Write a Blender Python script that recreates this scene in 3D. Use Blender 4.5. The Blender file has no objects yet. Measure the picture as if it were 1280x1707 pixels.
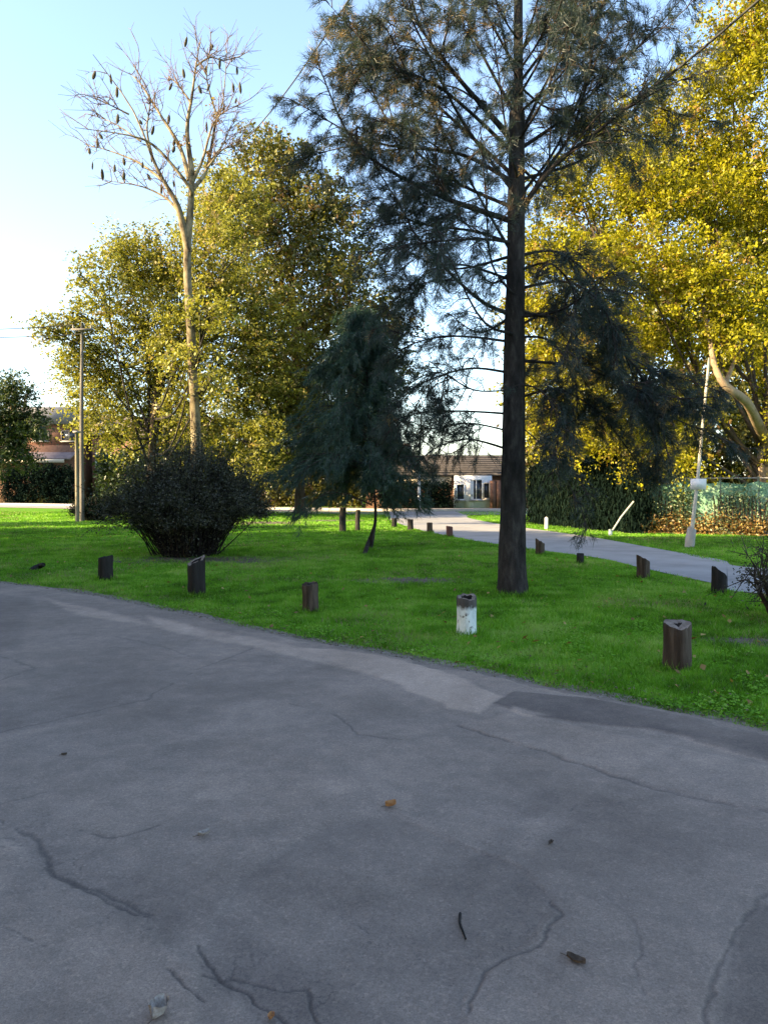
import bpy, math, random
import numpy as np
from mathutils import Vector, Matrix

R = math.radians
SC = bpy.context.scene
COL = SC.collection
RNG = np.random.default_rng(11)
random.seed(11)

# ------------------------------------------------------------------ camera
HC = 1.55                      # eye height
PITCH = math.atan((853.5 - 810.0) / 1280.0)
cam = bpy.data.cameras.new('camera'); cam_o = bpy.data.objects.new('camera', cam); COL.objects.link(cam_o)
cam_o.location = (0, 0, HC); cam_o.rotation_euler = (math.pi / 2 - PITCH, 0, 0)
cam.sensor_fit = 'HORIZONTAL'; cam.sensor_width = 36.0; cam.lens = 36.0
cam.clip_start = 0.05; cam.clip_end = 2000
SC.camera = cam_o

# ------------------------------------------------------------------ sky, sun, exposure
SUN_AZ = 20.0                  # heading of the light: (cos, sin)
SUN_EL = 24.0
world = bpy.data.worlds.new('World'); SC.world = world; world.use_nodes = True
wn = world.node_tree; bg = wn.nodes['Background']
sky = wn.nodes.new('ShaderNodeTexSky'); sky.sky_type = 'NISHITA'; sky.sun_disc = False
sky.sun_elevation = R(SUN_EL); sky.sun_rotation = R(270 - SUN_AZ)
sky.air_density = 1.0; sky.dust_density = 1.5; sky.ozone_density = 1.0; sky.altitude = 20
wn.links.new(sky.outputs[0], bg.inputs[0]); bg.inputs[1].default_value = 0.125
sun = bpy.data.lights.new('sun', 'SUN'); sun.energy = 5.0; sun.angle = R(0.53); sun.color = (1.0, 0.78, 0.44)
sun_o = bpy.data.objects.new('sun', sun); COL.objects.link(sun_o); sun_o.location = (-30, -20, 30)
_d = Vector((math.cos(R(SUN_AZ)) * math.cos(R(SUN_EL)), math.sin(R(SUN_AZ)) * math.cos(R(SUN_EL)), -math.sin(R(SUN_EL))))
sun_o.rotation_euler = _d.to_track_quat('-Z', 'Y').to_euler()
SC.view_settings.view_transform = 'Standard'; SC.view_settings.look = 'None'
SC.view_settings.exposure = 2.15; SC.view_settings.gamma = 1.0; SC.view_settings.use_curve_mapping = False
SC.render.engine = 'CYCLES'
SC.cycles.max_bounces = 5; SC.cycles.diffuse_bounces = 3; SC.cycles.transmission_bounces = 4
SC.cycles.use_denoising = True

# ------------------------------------------------------------------ placing helpers
def ray(px, py):
    x = (px - 640) / 1280.0; v = -(py - 853.5) / 1280.0
    c, s = math.cos(PITCH), math.sin(PITCH)
    return np.array([x, c + v * s, v * c - s])
def G(px, py, z=0.0):          # ground point seen there
    d = ray(px, py); t = (z - HC) / d[2]
    return np.array([0, 0, HC]) + d * t
def P(px, py, Y):              # point at depth Y
    d = ray(px, py); return np.array([0, 0, HC]) + d * (Y / d[1])

# ------------------------------------------------------------------ numpy noise
def _h(ix, iy, seed):
    n = (ix * 374761393 + iy * 668265263 + seed * 974634777) & 0xffffffff
    n = ((n ^ (n >> 13)) * 1274126177) & 0xffffffff
    return ((n ^ (n >> 16)) & 0xffff) / 65535.0
def vnoise(x, y, seed=0):
    x = np.asarray(x, float); y = np.asarray(y, float)
    ix = np.floor(x).astype(np.int64); iy = np.floor(y).astype(np.int64)
    fx = x - ix; fy = y - iy; fx = fx * fx * (3 - 2 * fx); fy = fy * fy * (3 - 2 * fy)
    a = _h(ix, iy, seed); b = _h(ix + 1, iy, seed); c = _h(ix, iy + 1, seed); d = _h(ix + 1, iy + 1, seed)
    return (a * (1 - fx) + b * fx) * (1 - fy) + (c * (1 - fx) + d * fx) * fy
def fbm(x, y, seed=0, o=4):
    s = 0; a = .5; t = 0
    for k in range(o):
        s = s + a * vnoise(x * 2 ** k, y * 2 ** k, seed + k * 7); t += a; a *= .5
    return s / t

# ------------------------------------------------------------------ mesh helpers
class MB:
    def __init__(s): s.v = []; s.f = []; s.n = 0; s.t = []
    def add(s, v, f, tone=0.5):
        v = np.asarray(v, float).reshape(-1, 3); f = np.asarray(f, np.int64)
        s.v.append(v); s.f.append(f + s.n); s.n += len(v)
        s.t.append(np.broadcast_to(np.asarray(tone, float), (len(v),)))
    def box(s, c, d, rot=0, tone=.5):
        c = np.array(c, float); d = np.array(d, float) / 2
        q = np.array([[-1,-1,-1],[1,-1,-1],[1,1,-1],[-1,1,-1],[-1,-1,1],[1,-1,1],[1,1,1],[-1,1,1]]) * d
        cs, sn = math.cos(rot), math.sin(rot)
        q = np.stack([q[:,0]*cs - q[:,1]*sn, q[:,0]*sn + q[:,1]*cs, q[:,2]], 1) + c
        s.add(q, [[0,3,2,1],[4,5,6,7],[0,1,5,4],[1,2,6,5],[2,3,7,6],[3,0,4,7]], tone)
    def tube(s, pts, rad, sides=6, cap=True, tone=.5, wob=0.0):
        pts = np.asarray(pts, float); n = len(pts)
        rad = np.broadcast_to(np.asarray(rad, float), (n,))
        tg = np.gradient(pts, axis=0); tg /= np.linalg.norm(tg, axis=1)[:, None] + 1e-9
        ref = np.array([0, 0, 1.]) if abs(tg[:, 2]).mean() < .8 else np.array([0, 1., 0])
        u = np.cross(tg, ref); u /= np.linalg.norm(u, axis=1)[:, None] + 1e-9
        w = np.cross(u, tg)
        a = np.arange(sides) * 2 * math.pi / sides
        rr = rad[:, None] * (1 + wob * (RNG.random((n, sides)) - .5))
        v = pts[:, None, :] + rr[..., None] * (u[:, None, :] * np.cos(a)[None, :, None] + w[:, None, :] * np.sin(a)[None, :, None])
        i = np.arange(n - 1)[:, None] * sides; j = np.arange(sides)[None, :]; k = (j + 1) % sides
        f = np.stack([i + j, i + sides + j, i + sides + k, i + k], -1).reshape(-1, 4)
        s.add(v.reshape(-1, 3), f, tone)
        if cap:
            s.f.append(np.array([[s.n - sides + q for q in range(sides)]]) if sides == 4 else
                       np.array([[s.n - sides, s.n - sides + q, s.n - sides + q + 1] for q in range(1, sides - 1)]))
    def build(s, name, mat, parent=None, smooth=False):
        me = bpy.data.meshes.new(name)
        V = np.concatenate(s.v); T = np.concatenate(s.t)
        me.vertices.add(len(V)); me.vertices.foreach_set('co', V.astype(np.float32).ravel())
        li = np.concatenate([f.ravel() for f in s.f]); tot = np.concatenate([np.full(len(f), f.shape[1]) for f in s.f])
        st = np.concatenate([[0], np.cumsum(tot)[:-1]])
        me.loops.add(len(li)); me.loops.foreach_set('vertex_index', li.astype(np.int32))
        me.polygons.add(len(tot)); me.polygons.foreach_set('loop_start', st.astype(np.int32))
        me.update(calc_edges=True)
        at = me.attributes.new('tone', 'FLOAT', 'POINT'); at.data.foreach_set('value', T.astype(np.float32))
        if smooth: me.polygons.foreach_set('use_smooth', np.ones(len(tot), bool))
        me.validate()
        o = bpy.data.objects.new(name, me); COL.objects.link(o); me.materials.append(mat)
        if parent is not None:
            o.parent = parent; o.matrix_parent_inverse = Matrix.Translation(-Vector(parent.location))
        return o

def quads(mb, c, d, n, L, W, tone):
    """flat diamond leaves: centres c, long axis d, normal n"""
    d = d / (np.linalg.norm(d, axis=1)[:, None] + 1e-9)
    s = np.cross(d, n); s /= np.linalg.norm(s, axis=1)[:, None] + 1e-9
    L = np.broadcast_to(L, (len(c),))[:, None]; W = np.broadcast_to(W, (len(c),))[:, None]
    nn = np.cross(s, d)
    v = np.stack([c - d * L * .5, c + s * W * .5 + nn * W * .15, c + d * L * .5, c - s * W * .5 + nn * W * .15], 1)
    f = np.arange(len(c) * 4).reshape(-1, 4)
    mb.add(v.reshape(-1, 3), f, np.repeat(np.broadcast_to(tone, (len(c),)), 4))
def needles(mb, b, d, L, W, tone):
    """thin triangles: base b, direction d"""
    d = d / (np.linalg.norm(d, axis=1)[:, None] + 1e-9)
    r = RNG.normal(size=d.shape); s = np.cross(d, r); s /= np.linalg.norm(s, axis=1)[:, None] + 1e-9
    L = np.broadcast_to(L, (len(b),))[:, None]; W = np.broadcast_to(W, (len(b),))[:, None]
    v = np.stack([b + s * W * .5, b + d * L, b - s * W * .5], 1)
    mb.add(v.reshape(-1, 3), np.arange(len(b) * 3).reshape(-1, 3), np.repeat(np.broadcast_to(tone, (len(b),)), 3))
def rdir(n):
    d = RNG.normal(size=(n, 3)); return d / np.linalg.norm(d, axis=1)[:, None]
def spline(pts, n):
    pts = np.asarray(pts, float); m = len(pts)
    if m < 3: return np.stack([np.interp(np.linspace(0, m - 1, n), range(m), pts[:, k]) for k in range(pts.shape[1])], 1)
    t = np.linspace(0, m - 1, n); i = np.clip(t.astype(int), 0, m - 2); u = (t - i)[:, None]
    q = np.vstack([2 * pts[0] - pts[1], pts, 2 * pts[-1] - pts[-2]])
    a, b, c, d = q[i], q[i + 1], q[i + 2], q[i + 3]
    return .5 * (2 * b + (c - a) * u + (2 * a - 5 * b + 4 * c - d) * u * u + (3 * b - a - 3 * c + d) * u ** 3)

# ------------------------------------------------------------------ naming helpers
def tag(o, label=None, cat=None, group=None, kind=None):
    if label: o['label'] = label
    if cat: o['category'] = cat
    if group: o['group'] = group
    if kind: o['kind'] = kind
    return o
def thing(name, loc, label, cat, group=None):
    o = bpy.data.objects.new(name, None); COL.objects.link(o); o.location = [float(x) for x in loc]; o.empty_display_size = .2
    return tag(o, label, cat, group)

# ------------------------------------------------------------------ materials
def newmat(name):
    m = bpy.data.materials.new(name); m.use_nodes = True; nt = m.node_tree; nt.nodes.clear()
    out = nt.nodes.new('ShaderNodeOutputMaterial'); return m, nt, out
def ramp(nt, cols, src):
    r = nt.nodes.new('ShaderNodeValToRGB'); e = r.color_ramp.elements
    while len(e) < len(cols): e.new(.5)
    for k, (p, c) in enumerate(cols): e[k].position = p; e[k].color = (*c, 1)
    nt.links.new(src, r.inputs[0]); return r.outputs[0]
def noise(nt, scale, detail=4, rough=.6, vec=None, dist=0):
    n = nt.nodes.new('ShaderNodeTexNoise'); n.inputs['Scale'].default_value = scale
    n.inputs['Detail'].default_value = detail; n.inputs['Roughness'].default_value = rough; n.inputs['Distortion'].default_value = dist
    if vec is not None: nt.links.new(vec, n.inputs['Vector'])
    return n.outputs['Fac']
def coords(nt, sx=1, sy=1, sz=1):
    t = nt.nodes.new('ShaderNodeTexCoord'); mp = nt.nodes.new('ShaderNodeMapping'); mp.inputs['Scale'].default_value = (sx, sy, sz)
    nt.links.new(t.outputs['Object'], mp.inputs[0]); return mp.outputs[0]
def mixc(nt, fac, a, b, mode='MIX'):
    m = nt.nodes.new('ShaderNodeMix'); m.data_type = 'RGBA'; m.blend_type = mode
    for i, x in ((0, fac), (6, a), (7, b)):
        if hasattr(x, 'is_linked'): nt.links.new(x, m.inputs[i])
        else: m.inputs[i].default_value = (*x, 1) if isinstance(x, tuple) else x
    return m.outputs[2]
def attr(nt, name):
    a = nt.nodes.new('ShaderNodeAttribute'); a.attribute_name = name; return a.outputs['Fac']
def math_(nt, op, a, b=0.0):
    m = nt.nodes.new('ShaderNodeMath'); m.operation = op
    for i, x in ((0, a), (1, b)):
        if hasattr(x, 'is_linked'): nt.links.new(x, m.inputs[i])
        else: m.inputs[i].default_value = x
    return m.outputs[0]
def solid(name, cols, scale=6, rough=.85, bump=.3, stretch=(1, 1, 1), spec=.25, bscale=None, bdist=.02):
    m, nt, out = newmat(name); b = nt.nodes.new('ShaderNodeBsdfPrincipled'); v = coords(nt, *stretch)
    n = noise(nt, scale, 6, .65, v)
    nt.links.new(ramp(nt, cols, n), b.inputs['Base Color']); b.inputs['Roughness'].default_value = rough
    b.inputs['Specular IOR Level'].default_value = spec
    if bump:
        bp = nt.nodes.new('ShaderNodeBump'); bp.inputs['Strength'].default_value = bump; bp.inputs['Distance'].default_value = bdist
        nt.links.new(noise(nt, bscale or scale * 4, 5, .7, v), bp.inputs['Height']); nt.links.new(bp.outputs[0], b.inputs['Normal'])
    nt.links.new(b.outputs[0], out.inputs[0]); return m
def leafmat(name, cols, trans=.35, tcol=None, gloss=.04):
    m, nt, out = newmat(name)
    c = ramp(nt, cols, attr(nt, 'tone'))
    d = nt.nodes.new('ShaderNodeBsdfDiffuse'); t = nt.nodes.new('ShaderNodeBsdfTranslucent')
    nt.links.new(c, d.inputs[0])
    tc = mixc(nt, 1.0, c, tcol or (1.3, 1.25, .6), 'MULTIPLY'); nt.links.new(tc, t.inputs[0])
    mx = nt.nodes.new('ShaderNodeMixShader'); mx.inputs[0].default_value = trans
    nt.links.new(d.outputs[0], mx.inputs[1]); nt.links.new(t.outputs[0], mx.inputs[2])
    g = nt.nodes.new('ShaderNodeBsdfGlossy'); g.inputs['Roughness'].default_value = .45
    m2 = nt.nodes.new('ShaderNodeMixShader'); m2.inputs[0].default_value = gloss
    nt.links.new(mx.outputs[0], m2.inputs[1]); nt.links.new(g.outputs[0], m2.inputs[2])
    nt.links.new(m2.outputs[0], out.inputs[0]); return m

M = {}
M['bark_dark'] = solid('bark_dark', [(.3, (.014, .013, .013)), (.52, (.042, .037, .035)), (.75, (.095, .085, .078))], 11, .95, 1.0, (1, 1, .32), .1, 30, .04)
M['bark_mid'] = solid('bark_mid', [(.3, (.05, .035, .025)), (.7, (.13, .1, .075))], 8, .95, .7, (1, 1, .25), .1)
M['bark_pale'] = solid('bark_pale', [(.38, (.045, .032, .022)), (.5, (.17, .135, .08)), (.68, (.31, .26, .165))], 3.2, .9, .5, (1, 1, .5), .1)
M['bark_warm'] = solid('bark_warm', [(.25, (.13, .08, .05)), (.5, (.30, .22, .15)), (.75, (.38, .30, .2))], 4, .9, .5, (1, 1, .4), .1)
M['bark_twig'] = solid('bark_twig', [(.3, (.09, .06, .045)), (.7, (.19, .13, .09))], 6, .9, 0)
M['twig'] = solid('twig', [(.3, (.03, .022, .02)), (.7, (.06, .045, .04))], 8, .95, 0)
M['log'] = solid('log', [(.3, (.022, .016, .012)), (.5, (.062, .045, .034)), (.72, (.15, .115, .09))], 10, .95, .9, (1, 1, .12), .1, 25, .02)
M['log_black'] = solid('log_black', [(.3, (.011, .0105, .010)), (.7, (.042, .038, .036))], 10, .95, .8, (1, 1, .15), .1, 25, .02)
M['log_red'] = solid('log_red', [(.3, (.06, .03, .028)), (.7, (.16, .08, .07))], 10, .95, .6, (1, 1, .15), .1, 25, .02)
M['log_top'] = solid('log_top', [(.3, (.12, .095, .078)), (.7, (.30, .25, .21))], 18, .95, .6, (1, 1, 1), .1)
M['log_core'] = solid('log_core', [(.3, (.01, .008, .008)), (.7, (.03, .024, .022))], 12, 1, .4)
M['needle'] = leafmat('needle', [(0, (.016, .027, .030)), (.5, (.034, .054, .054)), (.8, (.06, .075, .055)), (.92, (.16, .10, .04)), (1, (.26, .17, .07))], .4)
M['needle_young'] = leafmat('needle_young', [(0, (.014, .034, .026)), (.6, (.033, .072, .052)), (1, (.085, .12, .06))], .3)
M['leaf_olive'] = leafmat('leaf_olive', [(0, (.07, .07, .012)), (.5, (.22, .22, .034)), (.86, (.33, .32, .065)), (.94, (.26, .19, .07)), (1, (.32, .27, .16))], .42, None, .02)
M['leaf_dark'] = leafmat('leaf_dark', [(0, (.035, .036, .01)), (.5, (.10, .105, .016)), (.86, (.19, .17, .026)), (.93, (.14, .08, .03)), (1, (.22, .13, .05))], .4)
M['leaf_yellow'] = leafmat('leaf_yellow', [(0, (.06, .064, .006)), (.5, (.27, .255, .010)), (.86, (.40, .36, .016)), (.94, (.26, .18, .03)), (1, (.30, .17, .06))], .45, None, .015)
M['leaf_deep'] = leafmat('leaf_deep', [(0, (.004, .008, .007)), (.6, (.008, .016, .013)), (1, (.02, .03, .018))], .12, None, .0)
M['leaf_mid'] = leafmat('leaf_mid', [(0, (.02, .035, .012)), (.6, (.045, .07, .02)), (1, (.09, .11, .03))], .3)
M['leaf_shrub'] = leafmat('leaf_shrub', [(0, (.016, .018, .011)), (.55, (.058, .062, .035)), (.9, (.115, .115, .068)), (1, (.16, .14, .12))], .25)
M['leaf_dry'] = leafmat('leaf_dry', [(0, (.14, .06, .02)), (.5, (.28, .18, .05)), (1, (.40, .32, .12))], .3)
M['leaf_brown'] = leafmat('leaf_brown', [(0, (.04, .025, .015)), (.6, (.10, .07, .04)), (1, (.2, .16, .1))], .2)
M['leaf_ivy'] = leafmat('leaf_ivy', [(0, (.06, .10, .05)), (.5, (.14, .18, .09)), (1, (.26, .27, .14))], .3)
M['grass'] = leafmat('grass', [(0, (.05, .12, .008)), (.42, (.125, .31, .015)), (.75, (.20, .41, .035)), (.93, (.30, .44, .10)), (1, (.27, .24, .13))], .4, (1.2, 1.2, .6), .02)
M['concrete'] = solid('concrete', [(.3, (.24, .22, .2)), (.7, (.36, .33, .3))], 5, .9, .3)
M['kerb'] = solid('kerb', [(.3, (.38, .35, .3)), (.7, (.5, .46, .4))], 5, .9, .3)
M['street'] = solid('street', [(.3, (.22, .18, .16)), (.7, (.32, .27, .24))], 1.2, .9, .3)
M['lane'] = solid('lane', [(.3, (.20, .19, .19)), (.5, (.27, .26, .26)), (.7, (.31, .30, .30))], .9, .85, .25, bscale=40)
M['soil'] = solid('soil', [(.3, (.06, .05, .036)), (.7, (.14, .115, .09))], 5, 1, .6)
M['dirt'] = solid('dirt', [(.3, (.11, .09, .07)), (.5, (.19, .16, .13)), (.7, (.30, .26, .22))], 16, 1, .6)
M['pole_paint'] = solid('pole_paint', [(.3, (.30, .27, .22)), (.6, (.48, .44, .37))], 6, .7, .2, (1, 1, .3))
M['pole_wood'] = solid('pole_wood', [(.3, (.09, .08, .072)), (.7, (.19, .17, .15))], 6, .9, .4, (1, 1, .2))
M['white_paint'] = solid('white_paint', [(.3, (.60, .60, .62)), (.7, (.78, .77, .78))], 4, .6, .1)
M['sign_white'] = solid('sign_white', [(.3, (.62, .58, .56)), (.7, (.74, .70, .68))], 4, .6, .05)
M['brick_wall'] = solid('brick_wall', [(.3, (.12, .06, .042)), (.7, (.22, .115, .078))], 5, .9, .4)
M['plaster'] = solid('plaster', [(.3, (.42, .36, .28)), (.7, (.55, .48, .38))], 2, .9, .2)
M['plaster_dark'] = solid('plaster_dark', [(.3, (.13, .12, .12)), (.7, (.2, .19, .19))], 2, .9, .2)
M['tile'] = solid('tile', [(.3, (.055, .048, .046)), (.7, (.11, .095, .09))], 3, .85, .3)
M['tile_pink'] = solid('tile_pink', [(.3, (.15, .11, .115)), (.7, (.25, .19, .19))], 3, .85, .3)
M['slab'] = solid('slab', [(.3, (.13, .125, .14)), (.7, (.2, .19, .21))], 2, .85, .2)
M['metal_grey'] = solid('metal_grey', [(.3, (.2, .2, .21)), (.7, (.3, .3, .31))], 6, .5, .05, spec=.5)
M['wire'] = solid('wire', [(.3, (.03, .03, .032)), (.7, (.05, .05, .05))], 6, .7, 0)
M['cloth_green'] = solid('cloth_green', [(.32, (.07, .16, .10)), (.48, (.18, .32, .22)), (.68, (.34, .42, .29))], 4.5, .9, .8, spec=.1)
M['pod'] = solid('pod', [(.3, (.03, .025, .015)), (.7, (.09, .075, .04))], 9, .8, .3)
M['litter'] = solid('litter', [(.3, (.05, .035, .025)), (.7, (.16, .12, .09))], 30, .9, .3)
M['litter_pale'] = solid('litter_pale', [(.35, (.2, .16, .13)), (.65, (.5, .46, .42))], 40, .9, .3)
M['litter_orange'] = solid('litter_orange', [(.3, (.3, .13, .05)), (.7, (.5, .26, .1))], 40, .9, .3)
def glassmat():
    m, nt, out = newmat('glass'); b = nt.nodes.new('ShaderNodeBsdfPrincipled')
    b.inputs['Base Color'].default_value = (.02, .025, .035, 1); b.inputs['Roughness'].default_value = .08
    b.inputs['Specular IOR Level'].default_value = .6
    nt.links.new(b.outputs[0], out.inputs[0]); return m
M['glass'] = glassmat()
def whitelog():
    m, nt, out = newmat('log_white'); b = nt.nodes.new('ShaderNodeBsdfPrincipled'); v = coords(nt, 1, 1, .5)
    n = noise(nt, 14, 5, .7, v, .4); wood = ramp(nt, [(.3, (.03, .024, .022)), (.7, (.1, .085, .075))], noise(nt, 12, 5, .6, coords(nt, 1, 1, .15)))
    sep = nt.nodes.new('ShaderNodeSeparateXYZ'); t = nt.nodes.new('ShaderNodeTexCoord'); nt.links.new(t.outputs['Object'], sep.inputs[0])
    # paint covers the lower two thirds, its upper edge ragged
    h = math_(nt, 'ADD', sep.outputs[2], math_(nt, 'MULTIPLY', n, .16))
    edge = nt.nodes.new('ShaderNodeMapRange'); edge.inputs[1].default_value = .36; edge.inputs[2].default_value = .40; edge.inputs[3].default_value = 1; edge.inputs[4].default_value = 0
    nt.links.new(h, edge.inputs[0])
    chip = nt.nodes.new('ShaderNodeMapRange'); chip.inputs[1].default_value = .60; chip.inputs[2].default_value = .66; chip.inputs[3].default_value = 1; chip.inputs[4].default_value = 0
    nt.links.new(noise(nt, 11, 4, .7, coords(nt, 1, 1, .8)), chip.inputs[0])
    f = math_(nt, 'MULTIPLY', edge.outputs[0], chip.outputs[0])
    white = ramp(nt, [(.3, (.45, .49, .48)), (.6, (.72, .76, .75))], n)
    nt.links.new(mixc(nt, f, wood, white), b.inputs['Base Color']); b.inputs['Roughness'].default_value = .85
    bp = nt.nodes.new('ShaderNodeBump'); bp.inputs['Strength'].default_value = .6; bp.inputs['Distance'].default_value = .02
    nt.links.new(noise(nt, 24, 5, .7, coords(nt, 1, 1, .2)), bp.inputs['Height']); nt.links.new(bp.outputs[0], b.inputs['Normal'])
    nt.links.new(b.outputs[0], out.inputs[0]); return m
M['log_white'] = whitelog()
def lawnmat():
    m, nt, out = newmat('lawn'); b = nt.nodes.new('ShaderNodeBsdfPrincipled'); v = coords(nt)
    big = noise(nt, .35, 5, .6, v); fine = noise(nt, 9, 6, .75, v)
    a = ramp(nt, [(.3, (.045, .11, .008)), (.5, (.09, .22, .012)), (.75, (.14, .28, .025))], fine)
    c = mixc(nt, ramp(nt, [(.45, (0, 0, 0)), (.7, (.55, .55, .55))], big), a, (.14, .16, .04))
    nt.links.new(c, b.inputs['Base Color']); b.inputs['Roughness'].default_value = 1; b.inputs['Specular IOR Level'].default_value = .05
    bp = nt.nodes.new('ShaderNodeBump'); bp.inputs['Strength'].default_value = .8; bp.inputs['Distance'].default_value = .06
    nt.links.new(noise(nt, 14, 5, .8, v), bp.inputs['Height']); nt.links.new(bp.outputs[0], b.inputs['Normal'])
    nt.links.new(b.outputs[0], out.inputs[0]); return m
M['lawn'] = lawnmat()
def roadmat():
    m, nt, out = newmat('asphalt'); b = nt.nodes.new('ShaderNodeBsdfPrincipled'); v = coords(nt)
    big = noise(nt, .8, 6, .65, v, .3); grit = noise(nt, 150, 5, .85, v); mid = noise(nt, 7, 6, .7, v)
    base = ramp(nt, [(.3, (.166, .130, .106)), (.5, (.210, .166, .137)), (.7, (.254, .201, .167))], big)
    gr = ramp(nt, [(.3, (.55, .55, .55)), (.5, (1, 1, 1)), (.72, (1.4, 1.4, 1.4))], grit)
    c = mixc(nt, 1.0, base, gr, 'MULTIPLY')
    c = mixc(nt, 1.0, c, ramp(nt, [(.3, (.87, .875, .88)), (.5, (1, 1, 1)), (.7, (1.12, 1.115, 1.11))], mid), 'MULTIPLY')
    vo = nt.nodes.new('ShaderNodeTexVoronoi'); vo.inputs['Scale'].default_value = 95; nt.links.new(v, vo.inputs['Vector'])
    sep = nt.nodes.new('ShaderNodeSeparateColor'); nt.links.new(vo.outputs['Color'], sep.inputs[0])
    c = mixc(nt, 1.0, c, ramp(nt, [(0, (.88, .88, .885)), (.55, (1, 1, 1)), (.85, (1.03, 1.03, 1.02)), (1, (1.22, 1.2, 1.17))], sep.outputs[0]), 'MULTIPLY')
    tone = attr(nt, 'tone')
    c = mixc(nt, 1.0, c, ramp(nt, [(0, (.5, .5, .53)), (.5, (1, 1, 1)), (1, (1.75, 1.68, 1.6))], tone), 'MULTIPLY')
    c = mixc(nt, math_(nt, 'MULTIPLY', attr(nt, 'crack'), .58), c, (.03, .028, .027))
    nt.links.new(c, b.inputs['Base Color']); b.inputs['Roughness'].default_value = .88; b.inputs['Specular IOR Level'].default_value = .3
    bp = nt.nodes.new('ShaderNodeBump'); bp.inputs['Strength'].default_value = .35; bp.inputs['Distance'].default_value = .004
    nt.links.new(noise(nt, 210, 3, .8, v), bp.inputs['Height']); nt.links.new(bp.outputs[0], b.inputs['Normal'])
    nt.links.new(b.outputs[0], out.inputs[0]); return m
M['asphalt'] = roadmat()

# ================================================================== THE SETTING
# ---- ground sheet to the horizon
g = MB(); n = 40; xs = np.linspace(-700, 700, n); X, Y = np.meshgrid(xs, xs)
V = np.stack([X.ravel(), Y.ravel(), np.zeros(n * n)], 1)
ii = (np.arange(n - 1)[:, None] * n + np.arange(n - 1)[None, :]).ravel()
g.add(V, np.stack([ii, ii + 1, ii + n + 1, ii + n], 1))
tag(g.build('lawn', M['lawn']), kind='structure')

# ---- foreground road: edge towards the lawn as y(x)
EX = np.array([-60, -25, -12, -8.5, -6.1, -4.1, -2.18, -.97, 0, .9, 1.57, 2.45, 4.0, 7, 14, 40])
EY = np.array([34, 20.5, 15.1, 13.5, 12.25, 10.9, 9.05, 7.85, 7.05, 6.25, 5.65, 4.85, 3.5, 1.2, -3.5, -18])
def edge_y(x):
    xs = np.linspace(-60, 40, 1200); ys = np.interp(xs, EX, EY); k = np.ones(15) / 15
    ys = np.convolve(np.pad(ys, 7, 'edge'), k, 'valid'); return np.interp(x, xs, ys)
def road_d(x, y):              # > 0 on the road, metres from the edge
    w = .18 * (fbm(x * 1.3, y * 1.3, 3, 4) - .5) * 2 + .12 * (fbm(x * 7, y * 7, 5, 3) - .5)
    return (edge_y(x) - y) * .74 + w
def poly_px(pts): return np.array([G(*p)[:2] for p in pts])
def seg_dist(x, y, poly):
    best = np.full(x.shape, 1e9)
    for a, b in zip(poly[:-1], poly[1:]):
        ab = b - a; t = np.clip(((x - a[0]) * ab[0] + (y - a[1]) * ab[1]) / (ab @ ab + 1e-9), 0, 1)
        best = np.minimum(best, np.hypot(x - a[0] - t * ab[0], y - a[1] - t * ab[1]))
    return best
def inside(x, y, poly):
    r = np.zeros(x.shape, bool); j = len(poly) - 1
    for i in range(len(poly)):
        a, b = poly[i], poly[j]
        c = ((a[1] > y) != (b[1] > y)) & (x < (b[0] - a[0]) * (y - a[1]) / (b[1] - a[1] + 1e-12) + a[0])
        r ^= c; j = i
    return r
nr, nc = 780, 780
yy = 1.25 * (15.5 / 1.25) ** np.linspace(0, 1, nr); uu = np.linspace(-1, 1, nc); uu = .62 * uu + .78 * uu ** 3 * np.abs(uu)
RY = np.repeat(yy[:, None], nc, 1); RX = uu[None, :] * RY
D = road_d(RX, RY)
wx = RX + .10 * (fbm(RX * 3, RY * 3, 21, 5) - .5) + .035 * (fbm(RX * 14, RY * 14, 25, 3) - .5)
wy = RY + .10 * (fbm(RX * 3 + 40, RY * 3, 22, 5) - .5) + .035 * (fbm(RX * 14, RY * 14 + 30, 26, 3) - .5)
tone = np.full(RX.shape, .5); crack = np.zeros(RX.shape); dz = np.zeros(RX.shape)
tone += .52 * (fbm(RX * .6, RY * .6, 31, 4) - .5) + .22 * (fbm(RX * 2.4, RY * 2.4, 35, 5) - .5) + .2 * (fbm(RX * 11, RY * 11, 37, 4) - .5)
def patch(pts, dt, h=0.0, soft=.03):
    pl = poly_px(pts); msk = inside(wx, wy, pl); d = seg_dist(wx, wy, np.vstack([pl, pl[:1]]))
    s = np.where(msk, np.clip(d / soft, 0, 1), 0); global tone, dz
    tone = tone + 2.3 * dt * s; dz = dz + h * s
patch([(815,1180),(850,1158),(960,1165),(1090,1185),(1400,1230),(1400,1300),(1280,1278),(1100,1228),(960,1210),(880,1200)], -.20, .006)
patch([(640,1097),(760,1130),(835,1168),(800,1197),(740,1188),(640,1140),(560,1110),(500,1085),(560,1085)], .24, .003, .06)
patch([(860,1183),(925,1200),(880,1203),(845,1192)], .25, 0, .04)
patch([(240,1025),(345,1050),(470,1075),(600,1100),(640,1145),(560,1120),(420,1085),(250,1050)], .16, .0, .1)
patch([(60,995),(220,1030),(270,1050),(120,1030)], .14, 0, .1)
patch([(640,1360),(880,1460),(932,1540),(790,1680),(770,1760),(300,1760),(330,1590),(400,1480),(520,1400)], -.05, -.004)
patch([(-200,1380),(10,1390),(120,1480),(270,1570),(420,1690),(480,1760),(-300,1760)], .07, .004)
patch([(330,1560),(520,1580),(600,1650),(560,1760),(430,1720)], -.07, 0, .1)
patch([(760,1215),(920,1262),(1010,1297),(1280,1362),(1400,1400),(1400,1320),(1280,1285),(1000,1225),(860,1190)], .04, .004)
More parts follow.
